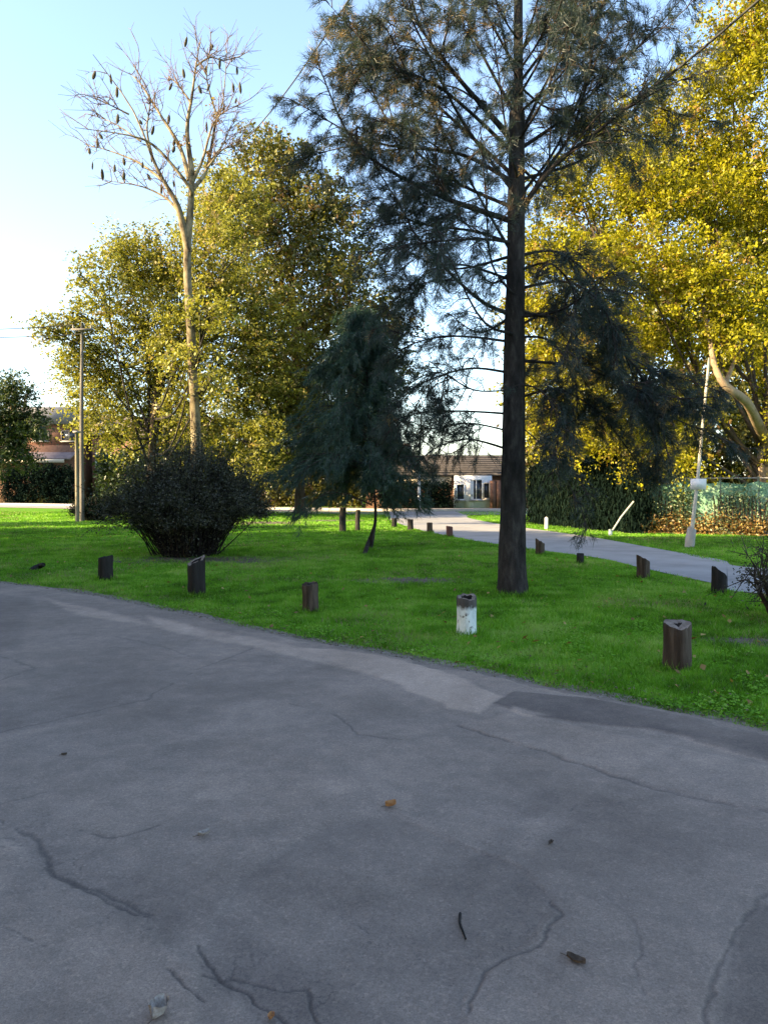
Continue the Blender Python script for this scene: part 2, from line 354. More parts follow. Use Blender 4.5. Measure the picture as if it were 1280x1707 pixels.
patch([(850,1380),(960,1330),(1005,1300),(960,1380),(900,1420),(840,1450)], .08, 0, .1)
patch([(500,1310),(560,1300),(620,1320),(560,1340)], .06, 0, .08)
patch([(960,1400),(1040,1405),(1010,1425)], .08, 0, .06)
patch([(1240,1540),(1300,1500),(1500,1600),(1500,1760),(1170,1760),(1200,1640)], -.09, -.004)
patch([(-100,1235),(150,1195),(330,1120),(200,1080),(-100,1100)], -.03, .002)
patch([(640,1354),(740,1392),(860,1446),(885,1462),(850,1458),(740,1406),(640,1368)], .06, .002, .05)
patch([(-40,1236),(120,1206),(240,1178),(240,1188),(120,1220),(-40,1258)], .05, 0, .06)
patch([(840,1430),(900,1400),(1000,1300),(1012,1308),(920,1408),(860,1440)], .05, .002, .06)
patch([(1090,1228),(1180,1240),(1290,1270),(1290,1284),(1180,1256)], .09, 0, .06)
patch([(-60,985),(60,1000),(40,1090),(-60,1100)], -.06, 0, .1)
def crk(pts, w, s=1.0, gap=.35, seed=0):
    global crack, dz
    pl = poly_px(pts)
    e = np.array([seg_dist(wx[k], wy[k], pl) for k in range(nr)])
    ww = .27 * w * (.1 + 1.6 * fbm(RX * 5, RY * 5, 50 + seed, 3)) * np.clip((fbm(RX * 5, RY * 5, 70 + seed, 3) - gap - .08) * 6, 0, 1)
    ww = ww + (.0008 + .0012 * fbm(RX * 6, RY * 6, 77 + seed, 2)) * RY * (ww > 1e-4); c = np.clip(1.5 - e / (ww + 1e-5), 0, 1) * s
    crack = np.maximum(crack, c); dz -= .005 * c
crk([(0,1370),(60,1410),(110,1470),(180,1520),(260,1560)], .022, .8, .25, 1)
crk([(110,1475),(170,1500),(240,1540),(310,1565)], .02, .8, .3, 2)
crk([(330,1590),(360,1630),(420,1670),(500,1720),(560,1780)], .013, .95, .25, 3)
crk([(280,1630),(310,1665),(340,1685)], .008, .9, .2, 4)
crk([(340,1640),(400,1642),(520,1655),(540,1720)], .007, .8, .3, 5)
crk([(0,1228),(120,1200),(240,1172),(330,1120),(420,1085)], .016, .55, .3, 6)
crk([(0,1100),(60,1120),(0,1140)], .014, .6, .2, 7)
crk([(760,1215),(830,1235),(920,1262),(1010,1297),(1130,1330),(1280,1362),(1420,1410)], .016, .75, .22, 8)
crk([(880,1490),(932,1540),(900,1590),(820,1630),(780,1700)], .012, .7, .3, 9)
crk([(640,1360),(740,1400),(860,1455)], .009, .4, .35, 10)
crk([(1280,1500),(1240,1560),(1200,1630),(1170,1707),(1160,1780)], .018, .6, .3, 11)
crk([(0,1350),(60,1335),(110,1320)], .009, .6, .3, 12)
crk([(130,1395),(180,1410),(260,1385)], .008, .7, .35, 13)
crk([(480,1180),(560,1200),(600,1230),(680,1240)], .008, .6, .4, 14)
crk([(820,1410),(870,1420),(920,1395),(960,1350)], .010, .6, .45, 15)
crk([(130,1070),(180,1062),(260,1080),(330,1100)], .012, .5, .35, 16)
crk([(0,1560),(90,1600),(150,1680),(160,1760)], .006, .5, .45, 17)
crk([(560,1540),(680,1600),(720,1700)], .005, .5, .45, 18)
crk([(980,1480),(1060,1560),(1080,1680)], .004, .4, .45, 19)
# broken, crazed places
cz = np.abs(fbm(RX * 9, RY * 9, 91, 4) - .5); zone = np.clip(1 - seg_dist(RX, RY, poly_px([(20,1385),(120,1480),(260,1560)])) / .28, 0, 1)
zone = np.maximum(zone, .9 * np.clip(1 - seg_dist(RX, RY, poly_px([(400,1650),(500,1690),(560,1707)])) / .25, 0, 1))
zone = np.maximum(zone, .7 * np.clip(1 - seg_dist(RX, RY, poly_px([(850,1420),(950,1350)])) / .22, 0, 1))
zone = np.maximum(zone, .6 * np.clip(1 - seg_dist(RX, RY, poly_px([(640,1590),(760,1620),(880,1560)])) / .35, 0, 1))
cc = np.clip((zone * .016 - cz) * 90, 0, .55); crack = np.maximum(crack, cc); tone -= .16 * zone; dz -= .003 * cc
# crumbling dusty margin
mg = np.exp(-np.clip(D, 0, 9) / .22); tone += .22 * mg + .5 * mg * (fbm(RX * 8, RY * 8, 61, 3) - .5)
tone += .10 * np.clip(fbm(RX * .9 + 7, RY * .9, 81, 4) - .52, 0, 1) * 2
sh = np.clip(D / .16, 0, 1); sh = sh * sh * (3 - 2 * sh)
RZ = -.014 + .038 * sh + dz + .004 * (fbm(RX * 20, RY * 20, 95, 3) - .5) + .02 * (fbm(RX * .5, RY * .5, 99, 3) - .5) * sh
ed_ = np.clip((1.36 - np.abs(RX / RY)) / .25, 0, 1); RZ = RZ * ed_ + np.where(D > .1, .0125, -.014) * (1 - ed_); tone = .5 + (tone - .5) * (.3 + .7 * ed_); crack *= ed_
keep = D > -.12
ci = (np.arange(nr - 1)[:, None] * nc + np.arange(nc - 1)[None, :]).ravel()
q = np.stack([ci, ci + 1, ci + nc + 1, ci + nc], 1); q = q[keep.ravel()[q].all(1)]
used, inv = np.unique(q.ravel(), return_inverse=True)
rd = MB(); rd.add(np.stack([RX, RY, RZ], -1).reshape(-1, 3)[used], inv.reshape(-1, 4), np.clip(tone.ravel()[used], 0, 1))
ro = rd.build('road', M['asphalt'], smooth=True); tag(ro, kind='structure')
a = ro.data.attributes.new('crack', 'FLOAT', 'POINT'); a.data.foreach_set('value', np.clip(crack.ravel()[used], 0, 1).astype(np.float32))
# the rest of the road to both sides and behind the camera
ex = np.linspace(-58, 38, 97); top = edge_y(ex)
rb = MB(); rv = np.concatenate([np.stack([ex, top - .1, np.full(97, .010)], 1), np.stack([ex - 6, top - 16, np.full(97, .010)], 1)])
k = np.arange(96); rb.add(rv, np.stack([k, k + 97, k + 98, k + 1], 1), .52)
tag(rb.build('road', M['asphalt']), kind='structure')

# ---- lane behind the island and the street beyond
def strip(name, near, far, z, mat, n=60):
    a = spline(near, n); b = spline(far, n)
    jag = lambda p, s: p + np.stack([.10 * (vnoise(p[:, 0] * 2, p[:, 1] * 2, s) - .5) * 0, .22 * (vnoise(p[:, 0] * 1.5, p[:, 1] * 1.5, s) - .5), 0 * p[:, 0]], 1)
    a = jag(a, 3); b = jag(b, 4); a[:, 2] = z; b[:, 2] = z; m = MB(); k = np.arange(n - 1)
    m.add(np.concatenate([a, b]), np.stack([k, k + 1, k + n + 1, k + n], 1)); return tag(m.build(name, mat), kind='structure')
LN = [G(640, 857), G(652, 868), G(700, 884), G(750, 894), G(800, 903), G(880, 915), G(1000, 931), G(1072, 948), G(1198, 975), G(1280, 992), np.array([9.5, 7.6, 0]), np.array([14, 4, 0])]
LF = [G(790, 857), G(778, 862), G(800, 868), G(840, 875), G(880, 881), G(940, 889), G(1000, 898), G(1072, 911), G(1198, 933), G(1280, 949), np.array([12, 11.5, 0]), np.array([18, 7, 0])]
strip('lane', LN, LF, .010, M['lane'])
SN = [np.array([-70, 74, 0]), G(0, 846), G(200, 850.5), G(640, 858.5), G(800, 858.5), np.array([30, 37, 0]), np.array([70, 30, 0])]
SF = [np.array([-72, 80, 0]), G(0, 842), G(200, 845.5), G(640, 852.5), G(800, 852.5), np.array([32, 46, 0]), np.array([72, 39, 0])]
strip('street', SN, SF, .016, M['street'])
kb = MB(); kp = spline([p + np.array([0, .15, 0]) for p in SF], 80)
kb.add(np.concatenate([kp + [0, 0, 0], kp + [0, 0, .14], kp + [0, .18, .14], kp + [0, .18, 0]]),
       np.concatenate([np.stack([np.arange(79) + a * 80, np.arange(79) + 1 + a * 80, np.arange(79) + 1 + b * 80, np.arange(79) + b * 80], 1) for a, b in ((0, 1), (1, 2), (2, 3))]))
tag(kb.build('kerb', M['kerb']), kind='structure')
pv = [p + np.array([0, .34, 0]) for p in SF]
strip('pavement', pv, [p + np.array([.2, 2.1, 0]) for p in pv], .12, M['street'])

# ---- bare soil under the shrub and by the right edge
def blob(name, c, rx, ry, z, mat, seed):
    a = np.linspace(0, 2 * math.pi, 48, endpoint=False); r = .75 + .5 * fbm(np.cos(a) * 2 + seed, np.sin(a) * 2, seed, 3)
    m = MB(); m.add(np.vstack([[c[0], c[1], z], np.stack([c[0] + rx * r * np.cos(a), c[1] + ry * r * np.sin(a), np.full(48, z)], 1)]),
                    [[0, k + 1, (k + 1) % 48 + 1] for k in range(48)]); return tag(m.build(name, mat), kind='structure')
SOIL = [(G(330, 933), 2.1, .9), (G(1250, 1070), .75, .28), (G(690, 968), 1.0, .5), (G(560, 868), 1.6, 1.0), (G(440, 872), 2.0, 1.6)]
for i, (c, rx, ry) in enumerate(SOIL): 
    blob('soil', c, rx, ry, .004 , M['soil'], i + 3)

fx = np.linspace(-14, 8, 400); fyy = edge_y(fx); j1 = .02 + .2 * fbm(fx * 2, fx * 0, 161, 4); fm = MB(); k = np.arange(399)
fm.add(np.concatenate([np.stack([fx, fyy - .3, np.full(400, .003)], 1), np.stack([fx, fyy + j1 / .74, np.full(400, .003)], 1)]), np.stack([k, k + 1, k + 401, k + 400], 1))
tag(fm.build('soil', M['dirt']), kind='structure')
# ---- grass blades (mown, uneven)
def lane_near_y(x): 
    p = spline(LN, 80); return np.interp(x, p[:, 0], p[:, 1])
def lane_far_y(x):
    p = spline(LF[2:], 80); o = np.argsort(p[:, 0]); return np.where(x < p[:, 0].min(), 99, np.interp(x, p[o, 0], p[o, 1]))
def soil_fac(x, y):
    f = np.zeros(x.shape)
    for c, rx, ry in SOIL: f = np.maximum(f, np.clip(1.25 - np.hypot((x - c[0]) / rx, (y - c[1]) / ry), 0, 1))
    return f
N = 1560000
gy = 4.2 * (46.0 / 4.2) ** (RNG.random(N) ** 1.12); gu_ = RNG.random(N) * 2 - 1; gx = np.where(RNG.random(N) < .83, gu_ * .62, np.sign(gu_) * (.62 + .55 * np.abs(gu_))) * gy
ok = (road_d(gx, gy) < .02 - .10 * RNG.random(N) ** 2)
lx = lane_near_y(gx); ok &= ~((gx > 0.3) & (gy > lx - .08) & (gy < lane_far_y(gx) + .12))
# tufts and thin places
tf = fbm(gx * 1.1, gy * 1.1, 121, 4); sf = soil_fac(gx, gy)
ok &= RNG.random(N) > np.clip((.49 - tf) * 4.0, 0, .9) * .9
ok &= RNG.random(N) > sf * .95
ok &= RNG.random(N) > .85 * np.exp(-np.clip(-road_d(gx, gy), 0, 9) / .16) * (.4 + fbm(gx * 2, gy * 2, 171, 3))
gx, gy, tf = gx[ok], gy[ok], tf[ok]; n = len(gx)
hh = (.018 + .034 * RNG.random(n) ** 1.5) * (.35 + 1.4 * fbm(gx * 2.5, gy * 2.5, 131, 3)) * (.9 + gy * .012)
er = np.clip(-road_d(gx, gy) / .35, 0, 1); hh *= .55 + .45 * er
d = np.stack([RNG.normal(size=n) * .7, RNG.normal(size=n) * .7, np.ones(n)], 1)
tn = np.clip(.42 + .5 * (tf - .5) + 1.0 * (fbm(gx * .5, gy * .35, 141, 4) - .5) + 1.1 * (fbm(gx * 4, gy * 4, 151, 3) - .5) + RNG.normal(size=n) * .15, 0, .93)
tn[RNG.random(n) < .02 + .14 * (1 - er) + .5 * np.clip(fbm(gx * .8, gy * .8, 211, 4) - .56, 0, 1) * 3] = 1.0
gm = MB(); needles(gm, np.stack([gx, gy, np.full(n, -.004)], 1), d, hh * 1.3, .0055 + .00065 * gy, tn)
# broad clover and weed leaves among the blades
nw = 90000; wy_ = 4.3 * (16 / 4.3) ** RNG.random(nw); wx_ = (RNG.random(nw) * 2 - 1) * .6 * wy_
k_ = (fbm(wx_ * 1.7, wy_ * 1.7, 181, 4) > .53) & (road_d(wx_, wy_) < -.05) & ~((wx_ > .3) & (wy_ > lane_near_y(wx_) - .1)) & (soil_fac(wx_, wy_) < .3); wx_, wy_ = wx_[k_], wy_[k_]; nw = len(wx_)
wn_ = rdir(nw) * .55 + [0, 0, 1]; quads(gm, np.stack([wx_, wy_, .012 + .03 * RNG.random(nw)], 1), np.cross(wn_, rdir(nw)), wn_, .014 + .022 * RNG.random(nw), .016 + .018 * RNG.random(nw), np.clip(.5 + .9 * (fbm(wx_ * 3, wy_ * 3, 191, 3) - .5) + .14 * RNG.normal(size=nw), 0, .92))
# longer tufts the mower misses, round posts and trunks
for px, py, rr_, cnt in ((1128,1118,.13,420),(778,1060,.12,420),(518,1022,.11,360),(328,993,.14,360),(176,968,.13,300),(1198,990,.11,300),(1072,965,.11,260),(967,941,.08,220),(900,925,.1,220),(853,992,.24,900),(749,895,.1,160),(716,888,.1,160),(684,885,.1,160),(657,880,.1,160),(616,918,.12,300)):
    c_ = G(px, py); a_ = RNG.uniform(0, 2 * math.pi, cnt); q_ = rr_ * (.9 + .55 * RNG.random(cnt) ** 1.5)
    needles(gm, np.stack([c_[0] + q_ * np.cos(a_), c_[1] + q_ * np.sin(a_), np.full(cnt, -.004)], 1), np.stack([.5 * RNG.normal(size=cnt), .5 * RNG.normal(size=cnt), np.ones(cnt)], 1), .05 + .09 * RNG.random(cnt) ** 2, .008 + .0005 * c_[1], np.clip(.35 + .22 * RNG.normal(size=cnt), 0, 1))
tag(gm.build('grass', M['grass']), 'short uneven green grass covering the lawn island', 'grass', kind='stuff')
# clover leaves and small leaf litter by the road edge
n = 2600; gx = RNG.uniform(-7, 3.2, n); gy = edge_y(gx) + RNG.random(n) ** 2.2 * 1.3 - .15
ok = np.abs(gx / gy) < .6; gx, gy = gx[ok], gy[ok]; n = len(gx)
lm = MB(); nn = rdir(n) * .5 + [0, 0, 1]
quads(lm, np.stack([gx, gy, .02 + .02 * RNG.random(n)], 1), np.cross(nn, rdir(n)), nn, .012 + .02 * RNG.random(n), .008 + .012 * RNG.random(n), RNG.random(n))
tag(lm.build('fallen_leaves', M['leaf_brown']), 'tiny dry leaves scattered along the edge of the grass', 'leaf litter', kind='stuff')

n = 420; gy = 4.6 * (24 / 4.6) ** RNG.random(n); gx = (RNG.random(n) * 2 - 1) * .56 * gy; ok = (road_d(gx, gy) < -.05) & ~((gx > .3) & (gy > lane_near_y(gx) - .1)); gx, gy = gx[ok], gy[ok]; n = len(gx)
lm = MB(); nn = rdir(n) * .7 + [0, 0, 1]; quads(lm, np.stack([gx, gy, .035 + .02 * RNG.random(n)], 1), np.cross(nn, rdir(n)), nn, .04 + .045 * RNG.random(n), .03 + .03 * RNG.random(n), RNG.random(n))
tag(lm.build('lawn_leaves', M['leaf_dry']), 'dry autumn leaves scattered thinly over the lawn', 'leaf litter', kind='stuff')
# ================================================================== TREES
def limb(mb, pts, r0, r1, n=10, sides=6, wob=.12):
    p = spline(pts, n); t = np.linspace(0, 1, n); mb.tube(p, r0 + (r1 - r0) * t ** .8, sides, True, .5, wob); return p
def crown_leaves(mb, blobs, n_puff, per, leaf, puff=.35, squash=.8, seed=0, droop=.3, shell=.45, bough=2.2, hub=None):
    """blobs: (centre, radius); leaves gather along short flattened boughs that reach out through each blob"""
    allc = np.array([b[0] for b in blobs]); hub = allc.mean(0) if hub is None else hub
    for c, r in blobs:
        k = max(3, int(n_puff * (r * r)))
        dd = rdir(k); rad = r * (shell + (1.12 - shell) * RNG.random(k) ** .7)
        pc = c + dd * rad[:, None] * [1, 1, squash] + RNG.normal(size=(k, 3)) * r * .1
        out = (pc - hub); out /= np.linalg.norm(out, axis=1)[:, None] + 1e-6
        ax = dd * .5 + out * .9 + RNG.normal(size=(k, 3)) * .45 + [0, 0, .15]; ax /= np.linalg.norm(ax, axis=1)[:, None]
        sd_ = np.cross(ax, [0, 0, 1.]); sd_ /= np.linalg.norm(sd_, axis=1)[:, None] + 1e-6; up_ = np.cross(sd_, ax)
        sz = puff * (.45 + 1.0 * RNG.random(k) ** 1.4); m = per
        t_ = (RNG.random((k, m)) * 2 - 1); wdt = np.sqrt(np.clip(1 - t_ ** 2, 0, 1)) * .75 + .15
        o = ax[:, None] * (t_ * sz[:, None] * bough)[..., None] + sd_[:, None] * (RNG.normal(size=(k, m)) * wdt * sz[:, None] * .75)[..., None] \
            + up_[:, None] * (RNG.normal(size=(k, m)) * sz[:, None] * .30)[..., None] - np.array([0, 0, 1.]) * ((t_.clip(0, 1) ** 2) * sz[:, None] * .5)[..., None]
        pos = (pc[:, None, :] + o).reshape(-1, 3); q = len(pos)
        nr_ = rdir(q) * .9 + np.repeat(up_, m, 0) * .7 + np.repeat(dd, m, 0) * .5
        di = np.repeat(ax, m, 0) * .5 + rdir(q) - [0, 0, droop]
        tn = np.clip(np.repeat(.42 + .19 * RNG.normal(size=k), m) + .15 * RNG.normal(size=q) + .14 * t_.ravel(), 0, .93)
        dry = np.repeat(RNG.random(k) < .045, m) | (RNG.random(q) < .02); tn[dry] = .9 + .1 * RNG.random(dry.sum())
        quads(mb, pos, di, nr_, leaf * (.45 + 1.0 * RNG.random(q)), leaf * .6 * (.45 + 1.0 * RNG.random(q)), tn)
def blobs_px(lst, Z, zs=1.0, ox=0):
    out = []
    for i, (px, py, r) in enumerate(lst):
        rr = r * Z / 1280.0; dy = (RNG.random() - .5) * 2 * 2.2 * zs
        out.append((P(px + ox, py, Z + dy), rr))
    return out
def leafy_tree(name, base, top, blobs, label, trunk_r, leafm, barkm, n_puff, per, leaf, puff=.35, branchm=None, group='leafy trees behind the lawn', shell=.45, thing_obj=None, nlimb=None, squash=.8):
    t = thing(name, base, label, 'tree', group)
    base = np.array(base, float); top = np.array(top, float)
    tm = MB(); mid = (base + top) / 2 + RNG.normal(size=3) * [.25, .25, 0]
    pts = spline([base - [0, 0, .1], base + (mid - base) * .25, mid, top], 14)
    rr = trunk_r * (1 - .65 * np.linspace(0, 1, 14)); rr[0] *= 1.35; tm.tube(pts, rr, 9, True, .5, .12)
    bm = MB()
    for c, r in blobs[:nlimb]:
        s = pts[int(RNG.integers(6, 13))]
        m = (s + c) / 2 + RNG.normal(size=3) * .3 + [0, 0, -.1 * np.linalg.norm(c - s)]
        limb(bm, [s, m, c], trunk_r * .26, .02, 8, 5)
        for _ in range(4):
            e = c + rdir(1)[0] * r * .9; limb(bm, [m * .3 + c * .7, (c + e) / 2 + RNG.normal(size=3) * .1, e], .035, .01, 5, 4)
    lm = MB(); crown_leaves(lm, blobs, n_puff, per, leaf, puff, squash, shell=shell)
    tm.build('trunk', M[barkm], t, True); bm.build('branches', M[branchm or barkm], t, True); lm.build('crown', M[leafm], t)
    return t

# ---- the big conifer in the middle
TZ = 11.0; cb = G(853, 990)
con = thing('conifer_tree', cb, 'tall dark needle tree with bare sloping limbs in the middle of the lawn', 'tree')
tp = np.array([cb - [0, 0, .12], cb + [0, 0, .12], cb + [0.0, 0, .5], P(855, 850, TZ), P(856, 700, TZ), P(858, 550, TZ), P(860, 400, TZ), P(862, 200, TZ), P(864, 810, TZ), P(864, -160, TZ), P(866, -330, TZ)])
tr = np.array([.235, .212, .194, .178, .160, .143, .122, .102, .082, .055, .02])
tt = spline(np.c_[tp, tr], 90); tm = MB()
sd = 26; ang = np.arange(sd) * 2 * math.pi / sd
vv = []
for k in range(len(tt)):
    z = tt[k, 2]
    fur = 1 + .10 * (vnoise(ang * 4.2, np.full(sd, z * 1.3), 9) - .5) + .07 * (vnoise(ang * 9, np.full(sd, z * 3), 10) - .5)
    fl = 1 + .14 * np.exp(-max(z, 0) / .16) * (.5 + .5 * np.cos(ang * 5 + .7))
    rr = tt[k, 3] * fur * fl; vv.append(np.stack([tt[k, 0] + rr * np.cos(ang), tt[k, 1] + rr * np.sin(ang), np.full(sd, z)], 1))
i = (np.arange(len(tt) - 1)[:, None] * sd); j = np.arange(sd)[None, :]; k2 = (j + 1) % sd
tm.add(np.concatenate(vv), np.stack([i + j, i + k2, i + sd + k2, i + sd + j], -1).reshape(-1, 4))
tm.build('trunk', M['bark_dark'], con, True)
def trunk_at(py): 
    z = P(860, py, TZ)[2]; return np.array([np.interp(z, tt[:, 2], tt[:, c]) for c in range(4)])
CL = [  # (pixel polyline, depth change at the tip, radius at trunk, foliage density)
 ([(852,245),(740,100),(660,-15)], -.6, .050, 1.0), ([(852,300),(700,150),(560,40)], 1.0, .035, 1.1),
 ([(850,308),(765,256),(618,235),(485,165)], .6, .036, 1.4), ([(848,372),(720,320),(594,240),(525,95)], -.5, .045, 1.5),
 ([(850,410),(790,385),(700,372),(600,330)], .9, .03, 1.3), ([(850,405),(797,398),(700,405),(610,420)], -.8, .026, .9),
 ([(848,527),(793,495),(700,400),(672,352),(610,250)], -.2, .034, 1.2), ([(848,570),(760,560),(690,572),(650,600)], .6, .022, 1.2),
 ([(847,622),(780,614),(700,640),(650,672)], -.5, .022, .9), ([(847,690),(760,685),(690,690),(640,708)], .3, .020, .8),
 ([(846,752),(800,735),(765,733),(720,750),(692,778)], -.3, .020, .7), ([(852,200),(790,60),(755,-60)], .3, .030, 1.0),
 ([(850,262),(740,150),(640,110),(560,110)], -1.0, .030, 1.3), ([(855,120),(800,0),(770,-90)], -.4, .026, 1.0),
 ([(850,470),(760,440),(690,470),(640,520)], 1.0, .022, 1.3), ([(850,350),(740,290),(640,190),(590,60)], 1.4, .03, 1.3),
 ([(852,330),(770,200),(700,60),(640,-60)], -1.2, .03, .9), ([(848,650),(790,650),(730,620),(680,640)], -1.0, .014, .8),
 ([(848,440),(800,330),(730,200),(690,60)], .7, .026, .9), ([(846,720),(780,705),(720,715),(660,690)], .9, .016, .8),
 ([(870,365),(905,290),(960,200),(1010,-20)], .3, .045, .8), ([(868,355),(920,280),(1000,215),(1100,135),(1180,75)], -.8, .045, .7),
 ([(866,330),(930,240),(985,100),(1000,-60)], .8, .026, 1.0), ([(870,140),(920,60),(975,-60)], -.5, .026, 1.1),
 ([(870,142),(915,180),(960,170),(1010,120)], .4, .018, 1.0), ([(868,425),(930,420),(990,470),(1010,545)], .8, .026, .9),
 ([(868,480),(950,470),(1010,520),(1030,610)], -.6, .024, 1.2), ([(870,520),(960,540),(1050,600),(1090,690),(1092,790)], .2, .03, 1.6),
 ([(868,600),(960,610),(1040,640),(1090,670),(1112,755)], -.5, .026, 1.5), ([(868,560),(920,570),(960,640),(955,730)], .7, .022, 1.2),
 ([(866,665),(930,650),(1000,690),(1065,775)], .5, .022, 1.7), ([(866,700),(920,760),(970,850)], -.6, .010, .12),
 ([(866,545),(930,520),(1010,560),(1060,660)], 1.3, .022, 1.5), ([(868,450),(920,440),(960,500),(940,600)], -1.2, .02, 1.1),
 ([(868,250),(960,180),(1080,60),(1150,-20)], .2, .03, 1.3), ([(868,230),(940,90),(1050,-20)], 1.2, .028, 1.3),
 ([(868,300),(980,260),(1070,170),(1130,80)], 1.4, .026, 1.2), ([(868,90),(950,-20),(1060,-90)], .4, .026, 1.2),
 ([(866,640),(900,650),(930,700),(925,770)], -1.2, .016, .9), ([(848,500),(820,440),(810,330),(800,210)], -1.6, .02, .8),
]
cn = MB(); ct = MB()
def tufts(pts, tipw, dens, L0):
    """secondary shoots with needle tufts along a limb"""
    n = len(pts); L = np.linalg.norm(np.diff(pts, axis=0), axis=1).sum()
    for side in range(int((7 + 9 * L) * min(1.5, .55 + .5 * dens))):
        u = .16 + .84 * RNG.random() ** .75; k = u * (n - 1); i0 = min(int(k), n - 2)
        b = pts[i0] + (pts[i0 + 1] - pts[i0]) * (k - i0); tg = pts[i0 + 1] - pts[i0]; tg /= np.linalg.norm(tg) + 1e-9
        d = tg * (.6 + .5 * RNG.random()) + rdir(1)[0] * .95 + [0, 0, -.25]; d /= np.linalg.norm(d)
        sl = L0 * (.35 + .65 * RNG.random()) * (1.15 - .6 * u)
        e1 = b + d * sl * .55; e2 = b + d * sl + np.array([0, 0, -.3 * sl * (.3 + RNG.random())])
        sp = spline([b, e1, e2], 5); ct.tube(sp, np.linspace(.008, .003, 5), 3, False)
        m = int(sl * 7.5 * dens) + 1
        for _ in range(m):
            v = RNG.random() ** .6 * 3.99; i1 = int(v); c = sp[i1] + (sp[min(i1 + 1, 4)] - sp[i1]) * (v - i1)
            q = int(22 + 24 * RNG.random()); brown_ = RNG.random() < (.03 + .17 * (b[2] > 6.2) * (b[0] < 1.0)); ax = d * .8 + rdir(1)[0] * .6 + [0, 0, -.35]; ax /= np.linalg.norm(ax)  # a few tufts turn brown, more often high up on the left
            ln = .06 + .10 * RNG.random()
            s = RNG.random(q)[:, None]
            needles(cn, c + ax * s * ln * 1.1 + RNG.normal(size=(q, 3)) * .02, ax + rdir(q) * .8, ln * (.5 + .7 * RNG.random(q)), .0065, np.clip(.4 + .17 * RNG.normal(size=q) + .25 * (RNG.random() - .5) + (.5 if brown_ else 0), 0, 1 if brown_ else .8))
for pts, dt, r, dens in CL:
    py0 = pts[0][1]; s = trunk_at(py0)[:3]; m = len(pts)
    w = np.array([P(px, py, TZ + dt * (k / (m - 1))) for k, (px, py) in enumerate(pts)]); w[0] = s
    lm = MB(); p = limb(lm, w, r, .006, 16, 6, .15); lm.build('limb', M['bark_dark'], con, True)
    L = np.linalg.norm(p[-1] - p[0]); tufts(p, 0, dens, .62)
    for _ in range(int(2 + L * 1.2)):        # side limbs
        k = int(RNG.integers(4, 12)); d = (p[-1] - p[0]) / L * .7 + rdir(1)[0] * .75; e = p[k] + d * L * (.18 + .2 * RNG.random())
        e[2] -= .1; sp = spline([p[k], (p[k] + e) / 2 + RNG.normal(size=3) * .06 + [0, 0, .05], e], 8); ct.tube(sp, np.linspace(max(r * .35, .008), .004, 8), 4, False); tufts(sp, 0, dens * .8, .42)
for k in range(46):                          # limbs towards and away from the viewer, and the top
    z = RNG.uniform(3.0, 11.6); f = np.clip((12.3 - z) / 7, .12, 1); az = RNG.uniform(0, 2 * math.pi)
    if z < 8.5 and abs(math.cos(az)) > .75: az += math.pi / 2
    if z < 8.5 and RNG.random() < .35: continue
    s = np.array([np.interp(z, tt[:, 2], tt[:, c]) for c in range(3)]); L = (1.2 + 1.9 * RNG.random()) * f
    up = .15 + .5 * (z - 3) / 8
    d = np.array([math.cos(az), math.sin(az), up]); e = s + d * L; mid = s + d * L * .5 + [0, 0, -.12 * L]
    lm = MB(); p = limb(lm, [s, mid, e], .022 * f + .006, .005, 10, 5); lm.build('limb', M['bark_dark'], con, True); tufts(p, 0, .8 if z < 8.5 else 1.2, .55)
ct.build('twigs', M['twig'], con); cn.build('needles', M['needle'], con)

# ---- young conifer on the lawn
yb = G(616, 916); yt = thing('young_conifer', yb, 'small drooping dark green needle tree with a forked slanting foot on the lawn', 'tree')
YZ = yb[1]; tm = MB()
limb(tm, [yb + [.02, 0, -.05], P(622, 890, YZ), P(626, 850, YZ), P(618, 760, YZ), P(612, 640, YZ), P(606, 515, YZ)], .055, .012, 20, 8)
limb(tm, [G(606, 926) - [0, 0, .05], P(614, 905, YZ), P(625, 876, YZ)], .06, .04, 6, 7)
tm.build('trunk', M['bark_dark'], yt, True)
ct = MB(); cn = MB()
for k in range(215):
    t = RNG.random() ** .8; py = 845 - 330 * t; s = P(620 - 12 * t, py, YZ); az = RNG.uniform(0, 2 * math.pi)
    L = (2.15 * (1 - t) ** .6 + .12) * (.32 + .78 * RNG.random())
    L *= 1.22 if math.cos(az) < -.2 else (.68 if math.cos(az) > .2 else 1)
    d = np.array([math.cos(az), math.sin(az), .25]); e = s + d * L + [0, 0, -.28 * L - .15]
    e[2] = max(e[2], .35); sp = spline([s, s + d * L * .55, e], 8); ct.tube(sp, np.linspace(.018, .004, 8), 4, False)
    m = int(10 + 16 * L)
    for _ in range(m):
        v = .2 + .8 * RNG.random(); i0 = min(int(v * 7), 6); c = sp[i0] + (sp[i0 + 1] - sp[i0]) * (v * 7 - i0) + RNG.normal(size=3) * .09
        ax = np.array([d[0] * .5, d[1] * .5, -.65]) + rdir(1)[0] * .4; ax /= np.linalg.norm(ax); q = 26; ln = .16 + .2 * RNG.random()
        needles(cn, c + ax * RNG.random(q)[:, None] * ln, ax + rdir(q) * .75, ln * (.3 + .5 * RNG.random(q)), .012, np.clip(.42 + .22 * RNG.normal(size=q) + .3 * (RNG.random() - .5), 0, 1))
ct.build('twigs', M['twig'], yt); cn.build('needles', M['needle_young'], yt)

